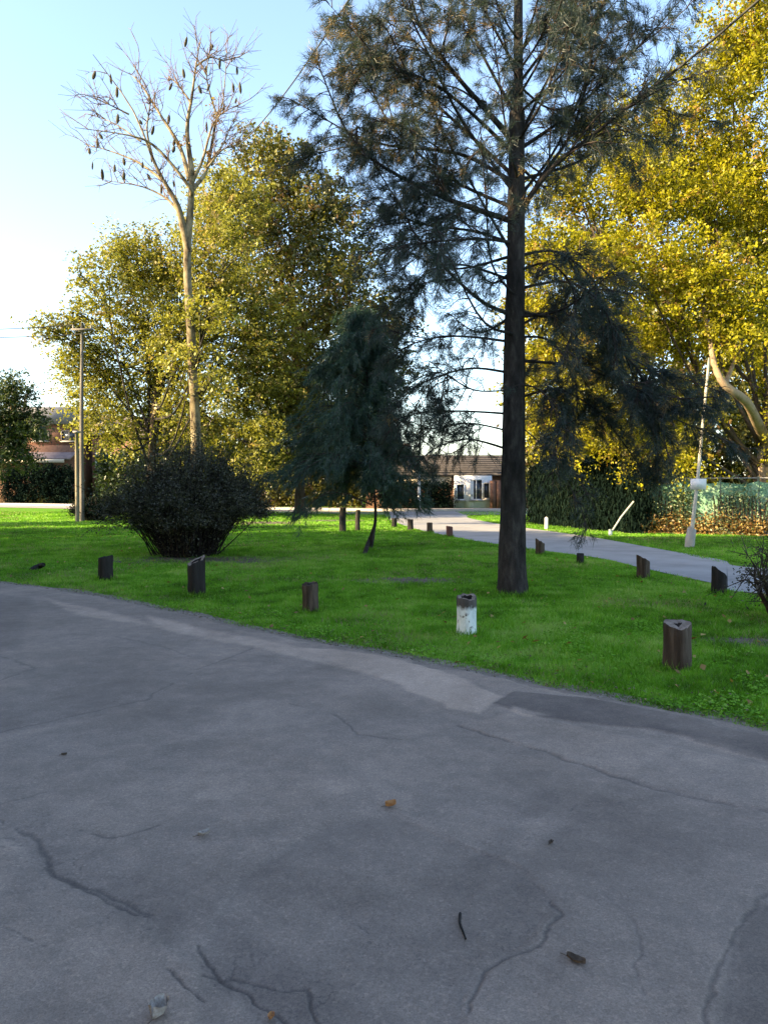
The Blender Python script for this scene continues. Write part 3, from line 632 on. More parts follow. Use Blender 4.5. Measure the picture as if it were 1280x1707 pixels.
# ---- bare tree with hanging pods
BZ = 28.0; bb = np.array([P(326, 810, BZ)[0], BZ, 0.0])
bt = thing('bare_tree', bb, 'tall leafless pale tree with dark pods hanging from its twigs', 'tree')
tm = MB(); limb(tm, [bb - [0, 0, .1], P(327, 800, BZ), P(326, 700, BZ), P(319, 570, BZ), P(312, 440, BZ), P(318, 340, BZ), P(320, 285, BZ)], .245, .10, 26, 10, .1); tm.build('trunk', M['bark_pale'], bt, True)
BL = [([(314,420),(300,355),(290,330),(272,300),(255,265),(220,180),(155,90)], .15, -.8), ([(300,355),(277,330),(235,310),(175,300)], .07, .6),
      ([(318,330),(315,310),(260,245),(215,225),(125,212)], .10, -1.2), ([(316,300),(300,245),(270,195),(235,140),(215,120)], .10, .8),
      ([(320,290),(312,215),(320,160),(328,100),(336,58)], .11, 0), ([(322,315),(345,280),(360,200),(372,165),(380,62)], .09, .9),
      ([(322,300),(338,265),(352,215),(368,190),(405,170)], .07, -.7), ([(345,280),(370,250),(400,240)], .05, .4), ([(318,170),(300,145),(281,125)], .05, .4),
      ([(272,300),(230,270),(180,250),(140,240)], .06, .9), ([(255,265),(245,215),(250,160),(225,110)], .05, -.9), ([(335,300),(355,262),(372,240),(380,215)], .05, .5),
      ([(326,110),(350,95),(372,100),(395,95)], .04, .3), ([(215,190),(185,175),(150,160)], .035, -.3), ([(235,235),(190,205),(150,190)], .035, .7), ([(362,195),(345,130),(352,70)], .04, -.5)]
tw = MB(); tips = []
for pts, r, dt in BL:
    m = len(pts); w = [P(px, py, BZ + dt * k / (m - 1)) for k, (px, py) in enumerate(pts)]
    lm = MB(); p = limb(lm, w, r, .008, 18, 6, .1); lm.build('limb', M['bark_pale'], bt, True)
    for _ in range(17):
        k = int(RNG.integers(5, 17)); tg = p[k + 0] - p[k - 1]; tg /= np.linalg.norm(tg)
        d = tg * .7 + rdir(1)[0] * .75 + [0, 0, .15]; L = RNG.uniform(.3, .95); e = p[k] + d * L
        sp = spline([p[k], p[k] + d * L * .5 + RNG.normal(size=3) * .08, e], 6); tw.tube(sp, np.linspace(.017, .007, 6), 4, False); tips += [sp[3], sp[4], sp[5]]
        for _ in range(4):
            j = int(RNG.integers(2, 6)); d2 = d * .6 + rdir(1)[0] * .8; e2 = sp[j] + d2 * RNG.uniform(.2, .55); tw.tube(spline([sp[j], e2], 3), [.009, .007, .005], 3, False); tips.append(e2)
tw.build('twigs', M['bark_twig'], bt, True)
tips = np.array(tips); podme = None
for px, py in [(133,228),(146,258),(160,270),(189,268),(206,285),(236,275),(281,124),(310,124),(358,80),(392,100),(371,102),(406,155),(333,147),(352,145),(205,160),(258,210),(226,190),(256,255),(304,255),(241,270),(343,200),(220,222),(290,300),(366,150),(265,300),(180,240),(285,215),(168,120),(190,130),(270,170),(325,90),(345,110),(385,130),(395,150),(150,215),(200,250)]:
    tgt = P(px, py, BZ); k = np.argmin(np.hypot(tips[:, 0] - tgt[0], tips[:, 2] - tgt[2] - .12)); a = tips[k]
    e = np.array([a[0] + (tgt[0] - a[0]) * .85, a[1], min(a[2] - .12, tgt[2])])
    if podme is None:
        pm = MB(); pm.tube(np.array([[0,0,.0],[0,0,-.04],[0,0,-.12],[0,0,-.22],[0,0,-.30],[0,0,-.34]]), [.006, .03, .048, .052, .034, .006], 8)
        po = pm.build('seed_pod', M['pod'], bt, True); podme = po.data
    else:
        po = bpy.data.objects.new('seed_pod', podme); COL.objects.link(po); po.parent = bt; po.matrix_parent_inverse = Matrix.Translation(-bt.location)
    po.location = [float(x) for x in e]; po.rotation_euler = (RNG.normal() * .22, RNG.normal() * .22, 0); sc_p = .7 + .6 * RNG.random(); po.scale = (sc_p, sc_p, .75 + .5 * RNG.random())
    sm = MB(); sm.tube(spline([a, (a + e) / 2 + [0, 0, .04], e], 4), .007, 3, False); so = sm.build('pod_stalk', M['bark_pale'], bt)
lm = MB(); crown_leaves(lm, [(P(368, 190, BZ), .35), (P(352, 262, BZ), .25), (P(300, 232, BZ), .2)], 40, 16, .12, .14); lm.build('dry_leaves', M['leaf_dry'], bt)

# ---- leafy trees
leafy_tree('leafy_tree', [P(250, 810, 38)[0], 38, 0], P(270, 560, 38),
    blobs_px([(85,552,26),(118,535,34),(170,470,46),(200,410,30),(235,430,54),(190,540,62),(150,610,48),(262,520,70),(235,610,62),(300,430,55),(190,665,48),(280,660,60),(360,430,62),(400,500,70),(380,590,78),(350,370,50),(420,640,70),(330,690,60),(140,660,34),(455,560,60),(440,700,60),(300,560,60),(360,310,46),(400,350,60),(520,700,50),(170,705,44),(230,715,46),(300,720,46),(370,730,50),(430,750,50),(130,600,40),(330,520,60),(250,450,50)], 37.5) + [(P(347, 640, 27.3), .6), (P(352, 520, 27.4), .75), (P(296, 600, 27.6), .6), (P(330, 590, 27.2), .3)],
    'broad yellow-green leafy tree behind the tall leafless pale tree', .3, 'leaf_olive', 'bark_mid', 44, 36, .15, .34, squash=.9, branchm='bark_dark')
leafy_tree('leafy_tree', [P(500, 810, 43)[0], 43, 0], P(480, 420, 43),
    blobs_px([(435,248,46),(480,260,40),(440,310,62),(505,330,62),(400,370,60),(560,400,70),(470,400,78),(520,480,85),(590,500,70),(480,570,80),(580,590,75),(540,660,75),(630,620,60),(420,480,60),(640,540,50),(470,640,70),(600,700,60),(545,330,45),(470,735,55),(545,755,55),(430,770,45),(610,770,50),(500,690,60)], 42),
    'darker olive and brown leafy tree between the leafless tree and the tall needle tree', .34, 'leaf_dark', 'bark_mid', 34, 30, .2, .38, branchm='bark_dark')
rblobs = blobs_px([(1230,120,80),(1330,60,110),(1130,200,75),(1240,240,90),(1035,270,62),(965,330,58),(1085,325,80),(1190,355,90),(1310,340,100),(965,430,58),(1060,435,85),(1170,470,80),(1290,460,80),(1000,540,66),(1100,575,70),(1235,545,60),(1320,590,80),(955,655,46),(1020,690,44),(915,720,38),(1330,670,50),(1360,720,80),(1150,660,45),(1230,40,60),(1440,300,130),(1420,520,120),(1010,620,48),(1180,130,50),(960,560,45),(915,400,45),(905,500,45),(900,600,45),(905,680,45),(930,300,45),(985,650,45),(960,740,40),(1050,740,45),(1110,720,45),(880,640,35),(1140,745,40),(1000,230,45),(1075,190,50)], 25)
leafy_tree('yellow_tree', [P(1283, 810, 25.5)[0], 25.5, 0], P(1290, 640, 25.5), rblobs,
    'large bright yellow-green leafy tree on the right behind the leaning pale pole', .34, 'leaf_yellow', 'bark_warm', 44, 62, .112, .32, shell=.25, nlimb=12, branchm='bark_mid')
yt2 = [o for o in COL.objects if o.name == 'yellow_tree'][0]
lm = MB(); limb(lm, [P(1281, 740, 25.2), P(1264, 708, 24.2), P(1243, 668, 23.2), P(1208, 642, 22.8), P(1190, 605, 22.8), P(1180, 545, 23.4), P(1160, 470, 24.4), P(1150, 400, 25.0)], .20, .03, 22, 8); limb(lm, [P(1208, 642, 22.8), P(1225, 600, 23.4), P(1250, 540, 24.4)], .09, .03, 8, 6); lm.build('limb', M['bark_warm'], yt2, True)
# trees filling in behind on the right, and a far left one
leafy_tree('leafy_tree', [P(1130, 810, 36)[0], 36, 0], P(1130, 500, 36),
    blobs_px([(1000,420,60),(1080,300,60),(1180,300,70),(1050,560,60),(1140,500,70),(1230,560,70),(1280,380,70),(960,600,50),(1180,650,60),(1080,690,60),(1000,730,50),(930,700,40),(1250,700,60),(1350,620,80),(1400,420,90),(893,430,42),(890,520,42),(890,610,42),(893,690,40),(905,760,36),(960,770,45),(1040,760,45)], 36),
    'shadowed leafy tree seen through gaps behind the large bright yellow tree', .4, 'leaf_dark', 'bark_dark', 60, 28, .22, .4)
leafy_tree('street_tree', [P(2, 810, 44)[0] - .3, 44, 0], P(14, 740, 44),
    blobs_px([(-20,690,45),(20,665,28),(45,695,28),(56,716,22),(10,730,40),(35,760,26),(-30,760,50),(18,640,18),(50,655,12),(-60,700,60),(30,712,36)], 44, .5),
    'small dark green tree with a sunlit leaning trunk at the left edge', .16, 'leaf_mid', 'bark_warm', 80, 30, .15, .28, group='street trees')

# ---- tall trees off to the left that shade the lawn
sm = MB(); crown_leaves(sm, [(np.array([0, 0, 11.0]), 4.2), (np.array([1.2, .6, 7.5]), 3.4), (np.array([-1.3, -.8, 6.8]), 3.4), (np.array([.4, -1, 13.8]), 2.6), (np.array([-.6, 1, 4.2]), 2.8)], 20, 24, .5, .5)
tk = MB(); limb(tk, [(0, 0, -.1), (.1, 0, 4), (0, .1, 11)], .4, .12, 10, 8)
base = None
lab = ['tall dense leafy street tree standing out of view to the left']
ca, sa = math.cos(R(SUN_AZ)), math.sin(R(SUN_AZ))
for qv, pv_, sc in [(-14, -13, 1.0), (-7.5, -12, 1.0), (-1, -13.5, .88), (5, -12, .86), (11, -13, .85), (16.5, -12.2, .84), (22, -13, .74), (28, -12.5, .56), (34, -13, .42), (-4, -18, 1.0), (2, -16.5, .86), (8, -17, .9), (14, -17, .9), (19, -17, .85)]:
    x = pv_ * ca - qv * sa; y = pv_ * sa + qv * ca
    t = thing('street_tree', (x, y, 0), lab[0], 'tree', 'tall street trees to the left'); t.rotation_euler = (0, 0, RNG.random() * 6); t.scale = (sc, sc, sc)
    if base is None:
        A = sm.build('crown', M['leaf_mid']); B = tk.build('trunk', M['bark_mid'], None, True); base = (A, B); A.parent = t; B.parent = t
    else:
        for o in base: c = o.copy(); COL.objects.link(c); c.parent = t

# ================================================================== SHRUBS AND HEDGES
def shrub(name, c, w, h, label, leafm, nst, nleaf, leaf, cat='shrub', group=None, base_r=.35, flare=1.0, stems_m='twig', depth=.8, low=3):
    c = np.array(c, float); t = thing(name, c, label, cat, group); sm_ = MB(); lm = MB(); tip = []
    for k in range(nst):
        az = RNG.uniform(0, 2 * math.pi); rr = RNG.random() ** .6; a = np.array([math.cos(az), math.sin(az) * depth, 0])
        b = c + a * base_r * RNG.random() ** .5 * rr - [0, 0, .04]; R_ = w / 2 * rr * flare
        top = c + a * R_ + [0, 0, h * (1 - .45 * rr ** 2.2) * (.62 + .46 * RNG.random() ** 1.5)]
        mid = c + a * (R_ * (.42 + .2 * RNG.random()) + base_r * .3) + [0, 0, h * (.30 + .14 * RNG.random())] + RNG.normal(size=3) * .06
        if rr > .75 and RNG.random() < .6: top[2] *= .72
        p = spline([b, mid, top], 9); sm_.tube(p, np.linspace(.016, .004, 9), 3, False); tip.append(p)
        for _ in range(3):
            j = int(RNG.integers(3, 8)); e = p[j] + (p[j] - p[j - 1]) * 1.2 + RNG.normal(size=3) * .17; s2 = spline([p[j], e], 5); sm_.tube(s2, np.linspace(.007, .003, 5), 3, False); tip.append(s2)
    T = np.array([p[min(int(low + u * (len(p) - low)), len(p) - 1)] if len(p) > 5 else p[int(u * 4.99)] for p, u in zip([tip[i] for i in RNG.integers(0, len(tip), nleaf)], RNG.random(nleaf))])
    pos = T + RNG.normal(size=(nleaf, 3)) * .07; pos[:, 2] = np.maximum(pos[:, 2], .05)
    nr_ = rdir(nleaf) + [0, 0, .4]; quads(lm, pos, np.cross(nr_, rdir(nleaf)), nr_, leaf * (.6 + .8 * RNG.random(nleaf)), leaf * .5 * (.6 + .8 * RNG.random(nleaf)), np.clip(.4 + .22 * RNG.normal(size=nleaf), 0, .93) + (RNG.random(nleaf) < .012) * .6)
    sm_.build('stems', M[stems_m], t); lm.build('foliage', M[leafm], t); return t
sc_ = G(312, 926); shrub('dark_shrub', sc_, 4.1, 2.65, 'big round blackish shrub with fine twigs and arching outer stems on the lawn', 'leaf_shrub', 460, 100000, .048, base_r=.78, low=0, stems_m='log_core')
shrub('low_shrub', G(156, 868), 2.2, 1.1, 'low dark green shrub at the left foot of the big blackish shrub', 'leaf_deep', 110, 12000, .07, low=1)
# twiggy bush poking in at the right edge
eb = np.array([4.75, 8.9, 0]); shrub('twiggy_bush', eb, 1.5, 1.15, 'sparse twiggy bush with small dark leaves cut off by the right edge', 'leaf_shrub', 80, 3200, .035)
def hedge_blob(name, pts, h, w, label, leafm, leaf, dens, group=None, cat='hedge', vert=.5, needle=False, uneven=.3):
    """a hedge along a ground line: puffs of leaves over a core of stems"""
    p = spline(pts, 40); t = thing(name, p[0], label, cat, group); lm = MB(); sm_ = MB()
    L = np.linalg.norm(np.diff(p, axis=0), axis=1).sum(); k = int(L * h * dens); u = RNG.random(k) * 38.99; i0 = u.astype(int)
    c = p[i0] + (p[i0 + 1] - p[i0]) * (u - i0)[:, None]
    hh_ = h * (1 - uneven * .6 + uneven * 1.3 * (.6 * vnoise(u * .35, u * 0, 201) + .5 * vnoise(u * 1.4, u * 0, 205) - .1)); zz = RNG.random(k) ** .85
    c = c + np.stack([RNG.normal(size=k) * .1, (RNG.random(k) - .5) * w * np.sqrt(1 - .5 * zz ** 2), zz * hh_], 1)
    m = 22; o = RNG.normal(size=(k, m, 3)) * [.16, .16, .2]; pos = (c[:, None] + o).reshape(-1, 3); pos[:, 2] = np.maximum(pos[:, 2], .03); q_ = len(pos)
    tn = np.clip(np.repeat(.42 + .2 * RNG.normal(size=k), m) + .16 * RNG.normal(size=q_), 0, 1)
    if needle: needles(lm, pos, rdir(q_) * .5 + [0, 0, -1.0 * vert], leaf * (.7 + .6 * RNG.random(q_)), leaf * .18, tn)
    else:
        nr_ = rdir(q_) + [0, -.3, .4]; quads(lm, pos, np.cross(nr_, rdir(q_)), nr_, leaf * (.6 + .8 * RNG.random(q_)), leaf * .6, tn)
    for j in range(0, 39, 2): limb(sm_, [p[j], p[j] + [.05, 0, h * .5], p[j] + [RNG.normal() * .1, 0, h * .8]], .04, .015, 4, 4)
    sm_.build('stems', M['twig'], t); lm.build('foliage', M[leafm], t); return t
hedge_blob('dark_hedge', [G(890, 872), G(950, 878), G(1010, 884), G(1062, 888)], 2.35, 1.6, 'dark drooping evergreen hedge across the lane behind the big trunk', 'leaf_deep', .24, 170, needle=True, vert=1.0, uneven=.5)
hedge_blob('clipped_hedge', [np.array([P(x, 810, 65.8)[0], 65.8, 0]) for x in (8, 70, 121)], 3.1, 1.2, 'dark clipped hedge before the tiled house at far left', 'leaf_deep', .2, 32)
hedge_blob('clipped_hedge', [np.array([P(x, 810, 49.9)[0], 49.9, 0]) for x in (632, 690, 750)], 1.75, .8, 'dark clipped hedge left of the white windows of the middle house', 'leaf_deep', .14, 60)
hedge_blob('garden_hedge', [G(165, 854), G(300, 857), G(405, 860)], 3.6, 2.0, 'mid green garden hedge behind the big blackish shrub', 'leaf_mid', .22, 22)
hedge_blob('garden_hedge', [np.array([P(x, 810, 53)[0], 53, 0]) for x in (380, 480, 610)], 4.0, 1.6, 'mid green garden hedge left of the young drooping conifer', 'leaf_dark', .2, 26)
hedge_blob('dry_creeper', [P(1075, 810, 25.2) * [1, 1, 0], P(1180, 810, 24.6) * [1, 1, 0], P(1310, 810, 23.6) * [1, 1, 0]], .46, .3, 'sunlit orange-brown dry creeper along the foot of the green mesh fence', 'leaf_dry', .085, 120, cat='creeper', uneven=.95)
hedge_blob('ivy', [P(1078, 810, 25.3) * [1, 1, 0], P(1130, 810, 25.05) * [1, 1, 0], P(1150, 810, 24.95) * [1, 1, 0]], 1.75, .3, 'pale green ivy climbing the left end of the mesh fence', 'leaf_ivy', .09, 70, cat='ivy', uneven=.8)
hedge_blob('ivy', [P(1190, 810, 24.45) * [1, 1, 0], P(1250, 810, 24.1) * [1, 1, 0], P(1320, 810, 23.6) * [1, 1, 0]], 1.55, .16, 'sparse ivy strands over the green mesh right of the leaning pole', 'leaf_ivy', .08, 22, cat='ivy', uneven=.8)
hedge_blob('back_hedge', [P(1080, 810, 30) * [1, 1, 0], P(1200, 810, 29.5) * [1, 1, 0], P(1420, 810, 28) * [1, 1, 0]], 3.6, 1.4, 'dark leafy garden bushes behind the green mesh fence', 'leaf_dark', .2, 26, uneven=.6)

# ---- mesh fence on the right
fa = P(1078, 810, 25.45) * [1, 1, 0]; fb = P(1330, 810, 23.75) * [1, 1, 0]
fen = thing('mesh_fence', fa, 'green mesh screen fence with posts behind the leaning pale pole', 'fence')
nP = 5
for k in range(nP):
    c = fa + (fb - fa) * k / (nP - 1); m = MB(); m.tube([c - [0, 0, .2], c + [0, 0, 1], c + [0, 0, 1.85]], .035, 7); m.build('post', M['metal_grey'], fen, True)
for k in range(nP - 1):
    a_ = fa + (fb - fa) * k / (nP - 1); b_ = fa + (fb - fa) * (k + 1) / (nP - 1); nx, nz = 14, 8
    u, v = np.meshgrid(np.linspace(.02, .98, nx), np.linspace(0, 1, nz)); sag = .10 * np.sin(u * math.pi) ** .7 * v + .05 * vnoise(u * 5 + k, v * 2, 7)
    pt = a_[None, None] + (b_ - a_)[None, None] * u[..., None]; pt[..., 2] = .06 + (1.68 - sag) * v; pt[..., 1] += -.06 - .07 * (vnoise(u * 4 + k * 3, v * 3, 17) - .5)
    m = MB(); i_ = (np.arange(nz - 1)[:, None] * nx + np.arange(nx - 1)[None]).ravel(); m.add(pt.reshape(-1, 3), np.stack([i_, i_ + 1, i_ + nx + 1, i_ + nx], 1)); m.build('mesh_panel', M['cloth_green'], fen, True)
m = MB(); m.tube(spline([fa + [0, 0, 1.8], fb + [0, 0, 1.8]], 5), .018, 5); m.build('top_rail', M['metal_grey'], fen)

# ================================================================== POLES
# leaning pale pole with concrete foot and plate
pb = G(1149, 912); PZ = pb[1]
pole = thing('leaning_pole', pb, 'thin pale pole leaning right beside the lane with a small white plate', 'pole')
m = MB(); m.tube(spline([P(1151, 900, PZ), P(1162, 806, PZ), P(1172, 700, PZ), P(1182, 596, PZ)], 14), np.linspace(.050, .030, 14), 10); m.build('shaft', M['pole_paint'], pole, True)
m = MB(); m.tube(np.array([P(1149, 914, PZ) - [0, 0, .1], P(1150, 900, PZ), P(1153, 882, PZ), P(1154, 880, PZ)]), [.125, .12, .112, .09], 12); m.build('concrete_foot', M['concrete'], pole)
m = MB(); c = P(1164, 807, PZ - .09); m.box(c, (.40, .025, .27), .06); pl = m.build('plate', M['sign_white'], pole)
m = MB(); m.box(c + [0, .05, 0], (.05, .07, .05), .06); m.build('bracket', M['metal_grey'], pole)
# guard rod and its white anchor
gb = G(1017, 893); gp = thing('guy_rod', gb, 'thin yellowish slanting rod rising from a short white stub on the verge', 'guy anchor')
m = MB(); m.tube([gb - [0, 0, .05], gb + [0, 0, .1], gb + [0, 0, .20]], [.06, .06, .05], 8); m.build('anchor_stub', M['white_paint'], gp)
m = MB(); m.tube([gb + [.06, .05, .12], P(1035, 862, gb[1] + .2), P(1056, 836, gb[1] + .4)], .028, 7); m.build('rod', M['kerb'], gp)
mb_ = G(911, 882); mk = thing('marker_post', mb_, 'short white marker post on the verge in front of the dark hedge', 'post')
m = MB(); m.tube([mb_ - [0, 0, .05], mb_ + [0, 0, .2], mb_ + [0, 0, .40], mb_ + [0, 0, .42]], [.075, .072, .068, .045], 10); m.build('shaft', M['white_paint'], mk)
m = MB(); m.tube([mb_ + [0, 0, .418], mb_ + [0, 0, .445]], [.05, .035], 10); m.build('cap', M['concrete'], mk)
# poles at far left
lp = np.array([P(136, 810, 33.5)[0], 33.5, 0]); up = thing('utility_pole', lp, 'tall grey utility pole left of the leafy yellow-green tree', 'pole')
m = MB(); m.tube(spline([lp - [0, 0, .2], P(136, 700, 33.5), P(137, 538, 33.5)], 8), np.linspace(.105, .062, 8), 9); m.build('shaft', M['pole_wood'], up, True)
m = MB(); m.box(P(137, 549, 33.38), (.95, .08, .08)); m.build('crossarm', M['pole_wood'], up)
for dx in (-.38, .38):
    m = MB(); m.tube([P(137, 549, 33.38) + [dx, 0, .05], P(137, 549, 33.38) + [dx, 0, .12], P(137, 549, 33.38) + [dx, 0, .2]], [.03, .05, .03], 8); m.build('insulator', M['concrete'], up)
wp = np.array([P(128, 810, 33)[0], 33, 0]); M['post_wood'] = solid('post_wood', [(.3, (.14, .12, .085)), (.7, (.28, .24, .17))], 6, .9, .4, (1, 1, .2)); w2 = thing('gate_post', wp, 'pale yellowish post beside the taller grey utility pole', 'post')
m = MB(); m.tube([wp - [0, 0, .1], P(128, 770, 33), P(128, 722, 33)], [.085, .078, .072], 9); m.build('shaft', M['post_wood'], w2, True)
m = MB(); m.box(P(128, 720, 33), (.25, .25, .08)); m.build('cap', M['concrete'], w2)
# pole before the middle house
cp = np.array([P(699, 810, 46.5)[0], 46.5, 0]); c3 = thing('street_pole', cp, 'slim white pole before the middle house left of its white windows', 'pole')
m = MB(); m.tube(spline([cp - [0, 0, .1], P(698, 770, 46.5)], 5), .085, 9); m.build('base_shaft', M['white_paint'], c3, True)
m = MB(); m.tube(spline([P(698, 772, 46.5), P(703, 690, 46.5)], 5), np.linspace(.07, .05, 5), 8); m.build('upper_shaft', M['pole_wood'], c3, True)
m = MB(); m.box(P(692, 786, 46.3), (.42, .18, .55)); m.build('meter_box', M['plaster'], c3)
# cables
def cable(a, b, sag, label):
    p = np.array([a + (b - a) * t - np.array([0, 0, sag * 4 * t * (1 - t)]) for t in np.linspace(0, 1, 20)]); m = MB(); m.tube(p, .016, 5)
    tag(m.build('cable', M['wire']), label, 'cable')
cable(P(600, -30, 13), P(395, 245, 27), .25, 'thin cable crossing the open sky from the top edge to the leafless tree')
cable(P(1320, -50, 9.0), P(1000, 215, 11.5), .05, 'thin cable running from the top right corner into the needle tree')
cable(P(-260, 547, 31), P(137, 549, 33.38) + [-.38, 0, .2], .15, 'upper thin wire from the left edge to the grey utility pole')
cable(P(-260, 557, 31), P(137, 557, 33.38) + [.0, -.06, 0], .15, 'lower thin wire from the left edge to the grey utility pole')

# ================================================================== HOUSES
def pitched(mb, x0, x1, y0, y1, z0, zr, over=.4, th=.14):
    """roof ridge along x"""
    ym = (y0 + y1) / 2
    a = np.array([[x0 - over, y0 - over, z0], [x1 + over, y0 - over, z0], [x1 + over, ym, zr], [x0 - over, ym, zr], [x1 + over, y1 + over, z0], [x0 - over, y1 + over, z0]])
    b = a + [0, 0, th]; v = np.vstack([a, b])
    mb.add(v, [[6, 7, 8, 9], [9, 8, 10, 11], [1, 0, 3, 2], [2, 3, 5, 4], [0, 1, 7, 6], [5, 11, 10, 4]]); mb.add(v, [[0, 6, 9], [0, 9, 3], [3, 9, 11], [3, 11, 5], [1, 2, 8], [1, 8, 7], [2, 4, 10], [2, 10, 8]])
def window(par, c, w, h, fm='white_paint', bars=1):
    m = MB(); t = .07
    m.box(c + [-w / 2, 0, 0], (t, .1, h)); m.box(c + [w / 2, 0, 0], (t, .1, h)); m.box(c + [0, 0, h / 2], (w - t - .004, .1, t)); m.box(c + [0, 0, -h / 2], (w - t - .004, .1, t))
    for k in range(bars): m.box(c + [(k + 1) * w / (bars + 1) - w / 2, 0, 0], (.045, .08, h - t - .004))
    f = m.build('window', M[fm], par)
    m = MB(); m.box(c + [0, .02, 0], (w - t, .02, h - t)); m.build('pane', M['glass'], f)
    m = MB(); m.box(c + [0, -.06, -h / 2 - .08], (w + .2, .2, .07)); m.build('sill', M['concrete'], f)
# middle house
HZ = 51.0; X = lambda px, Z=HZ: P(px, 810, Z)[0]; Zt = lambda py, Z=HZ: P(640, py, Z)[2]
h2 = thing('tiled_house', (X(740), HZ, 0), 'low house with brown tiled roof and white windows behind the lane', 'house')
x0, x1 = X(610), X(905); zt = Zt(793)
m = MB(); m.box(((x0 + x1) / 2, HZ + 3.5, zt / 2), (x1 - x0, 7, zt)); m.build('wall', M['brick_wall'], h2)
m = MB(); pitched(m, x0, x1, HZ, HZ + 7, zt - .02, Zt(762, HZ + 3.5)); rf = m.build('roof', M['tile'], h2)
m = MB()
for k in range(9):
    f = (k + .5) / 9; m.box(((x0 + x1) / 2, HZ - .4 + 3.9 * f, zt + .17 + (Zt(762, HZ + 3.5) - zt) * f), (x1 - x0 + .76, .05, .05))
m.build('tile_course', M['tile'], rf)
m = MB(); m.box(((X(640) + X(752)) / 2, HZ - .12, Zt(801)), (X(752) - X(640), .2, .55)); m.build('sunlit_band', M['plaster'], h2)  # sunlit strip of brick above the hedge, its light put into the pale colour
m = MB(); m.box(((X(756) + X(818)) / 2, HZ - .25, Zt(793) / 2), (X(818) - X(756), .5, Zt(793))); m.build('front_bay', M['white_paint'], h2)
window(h2, np.array([X(766), HZ - .56, Zt(820)]), .5, 1.0, bars=0); window(h2, np.array([X(792), HZ - .56, Zt(816)]), .8, 1.3, bars=1); window(h2, np.array([X(809), HZ - .56, Zt(818)]), .4, 1.0, 'plaster', 0)
m = MB(); m.box((X(780), HZ - .54, .98), (.62, .07, 1.95)); dr = m.build('door', M['sign_white'], h2); m = MB(); m.box((X(780) + .22, HZ - .60, .95), (.04, .05, .16)); m.build('handle', M['metal_grey'], dr)
for px in (819, 829):
    m = MB(); m.box((X(px), HZ - .6, .95), (.32, .36, 1.9)); m.build('brick_pillar', M['brick_wall'], h2)
m = MB(); m.box((X(680), HZ + 3.6, Zt(750)), (.6, .6, 1.2)); m.build('chimney', M['brick_wall'], rf)
# left house
LZ = 69.0; X = lambda px: P(px, 810, LZ)[0]; Zt = lambda py: P(640, py, LZ)[2]
h1 = thing('brick_house', (X(80), LZ, 0), 'two storey brick house with grey flat roof slab at far left', 'house')
x0, x1 = X(-60), X(124)
m = MB(); m.box(((x0 + x1) / 2, LZ + 4, Zt(742) / 2), (x1 - x0, 8, Zt(742))); m.build('lower_wall', M['brick_wall'], h1)
m = MB(); m.box(((X(20) + X(122)) / 2, LZ + 4.6, (Zt(742) + Zt(705)) / 2), (X(122) - X(20), 6.8, Zt(705) - Zt(742))); m.build('upper_wall', M['brick_wall'], h1)
m = MB(); m.box(((X(10) + X(126)) / 2, LZ + 4.6, (Zt(705) + Zt(677)) / 2), (X(126) - X(10), 8.0, Zt(677) - Zt(705))); m.build('roof_slab', M['slab'], h1)
m = MB(); v = np.array([[x0 - .3, LZ - 1.3, Zt(764)], [x1 + .2, LZ - 1.3, Zt(764)], [x1 + .2, LZ + 1.2, Zt(744)], [x0 - .3, LZ + 1.2, Zt(744)]]); m.add(np.vstack([v, v - [0, 0, .15]]), [[0, 1, 2, 3], [7, 6, 5, 4], [0, 4, 5, 1], [1, 5, 6, 2], [3, 7, 4, 0]]); m.build('lean_to_roof', M['tile_pink'], h1)
window(h1, np.array([X(108), LZ + 1.15, Zt(725)]), 1.4, .9, 'plaster_dark'); window(h1, np.array([X(60), LZ + 1.15, Zt(725)]), 1.4, .9, 'plaster_dark')
m = MB(); m.box(((X(20) + X(118)) / 2, LZ - 1.38, Zt(769)), (X(118) - X(20), .12, .3)); m.build('gutter', M['plaster'], h1)
h3 = thing('pink_roof_house', (X(170), LZ + 2, 0), 'low house with pinkish tiled roof right of the two storey brick house', 'house')
m = MB(); m.box(((X(140) + X(330)) / 2, LZ + 5.5, Zt(722) / 2), (X(330) - X(140), 7, Zt(722))); m.build('wall', M['brick_wall'], h3)
m = MB(); pitched(m, X(140), X(330), LZ + 2, LZ + 9, Zt(724), Zt(688)); m.build('roof', M['tile_pink'], h3)
window(h3, np.array([X(160), LZ + 1.93, Zt(765)]), 1.4, 1.3); window(h3, np.array([X(220), LZ + 1.93, Zt(765)]), 1.4, 1.3)
# house glimpsed behind the trees, centre left
WZ = 58.0; X = lambda px: P(px, 810, WZ)[0]; Zt = lambda py: P(640, py, WZ)[2]
h4 = thing('orange_house', (X(500), WZ, 0), 'orange-brown house glimpsed through the trees left of the young conifer', 'house')
m = MB(); m.box(((X(345) + X(600)) / 2, WZ + 3.5, Zt(775) / 2), (X(600) - X(345), 7, Zt(775))); m.build('wall', M['brick_wall'], h4)
m = MB(); pitched(m, X(345), X(600), WZ, WZ + 7, Zt(777), Zt(745)); m.build('roof', M['tile'], h4)
for px in (400, 460, 540): window(h4, np.array([X(px), WZ - .06, Zt(805)]), 1.5, 1.3)
# garden wall closing the right
gw0 = np.array([X(905) * .86 + 1, 49.5, 0]); m = MB(); m.box((34, 46, 1.1), (32, .25, 2.2), -.18); gwl = m.build('garden_wall', M['brick_wall']); tag(gwl, 'brick garden wall along the street behind the trees on the right', 'wall')
hedge_blob('tree_line', [np.array([-120, 110, 0]), np.array([0, 105, 0]), np.array([120, 90, 0])], 4.0, 3, 'far low line of dark trees behind the houses', 'leaf_dark', .7, 2.2, cat='tree line')['kind'] = 'stuff'

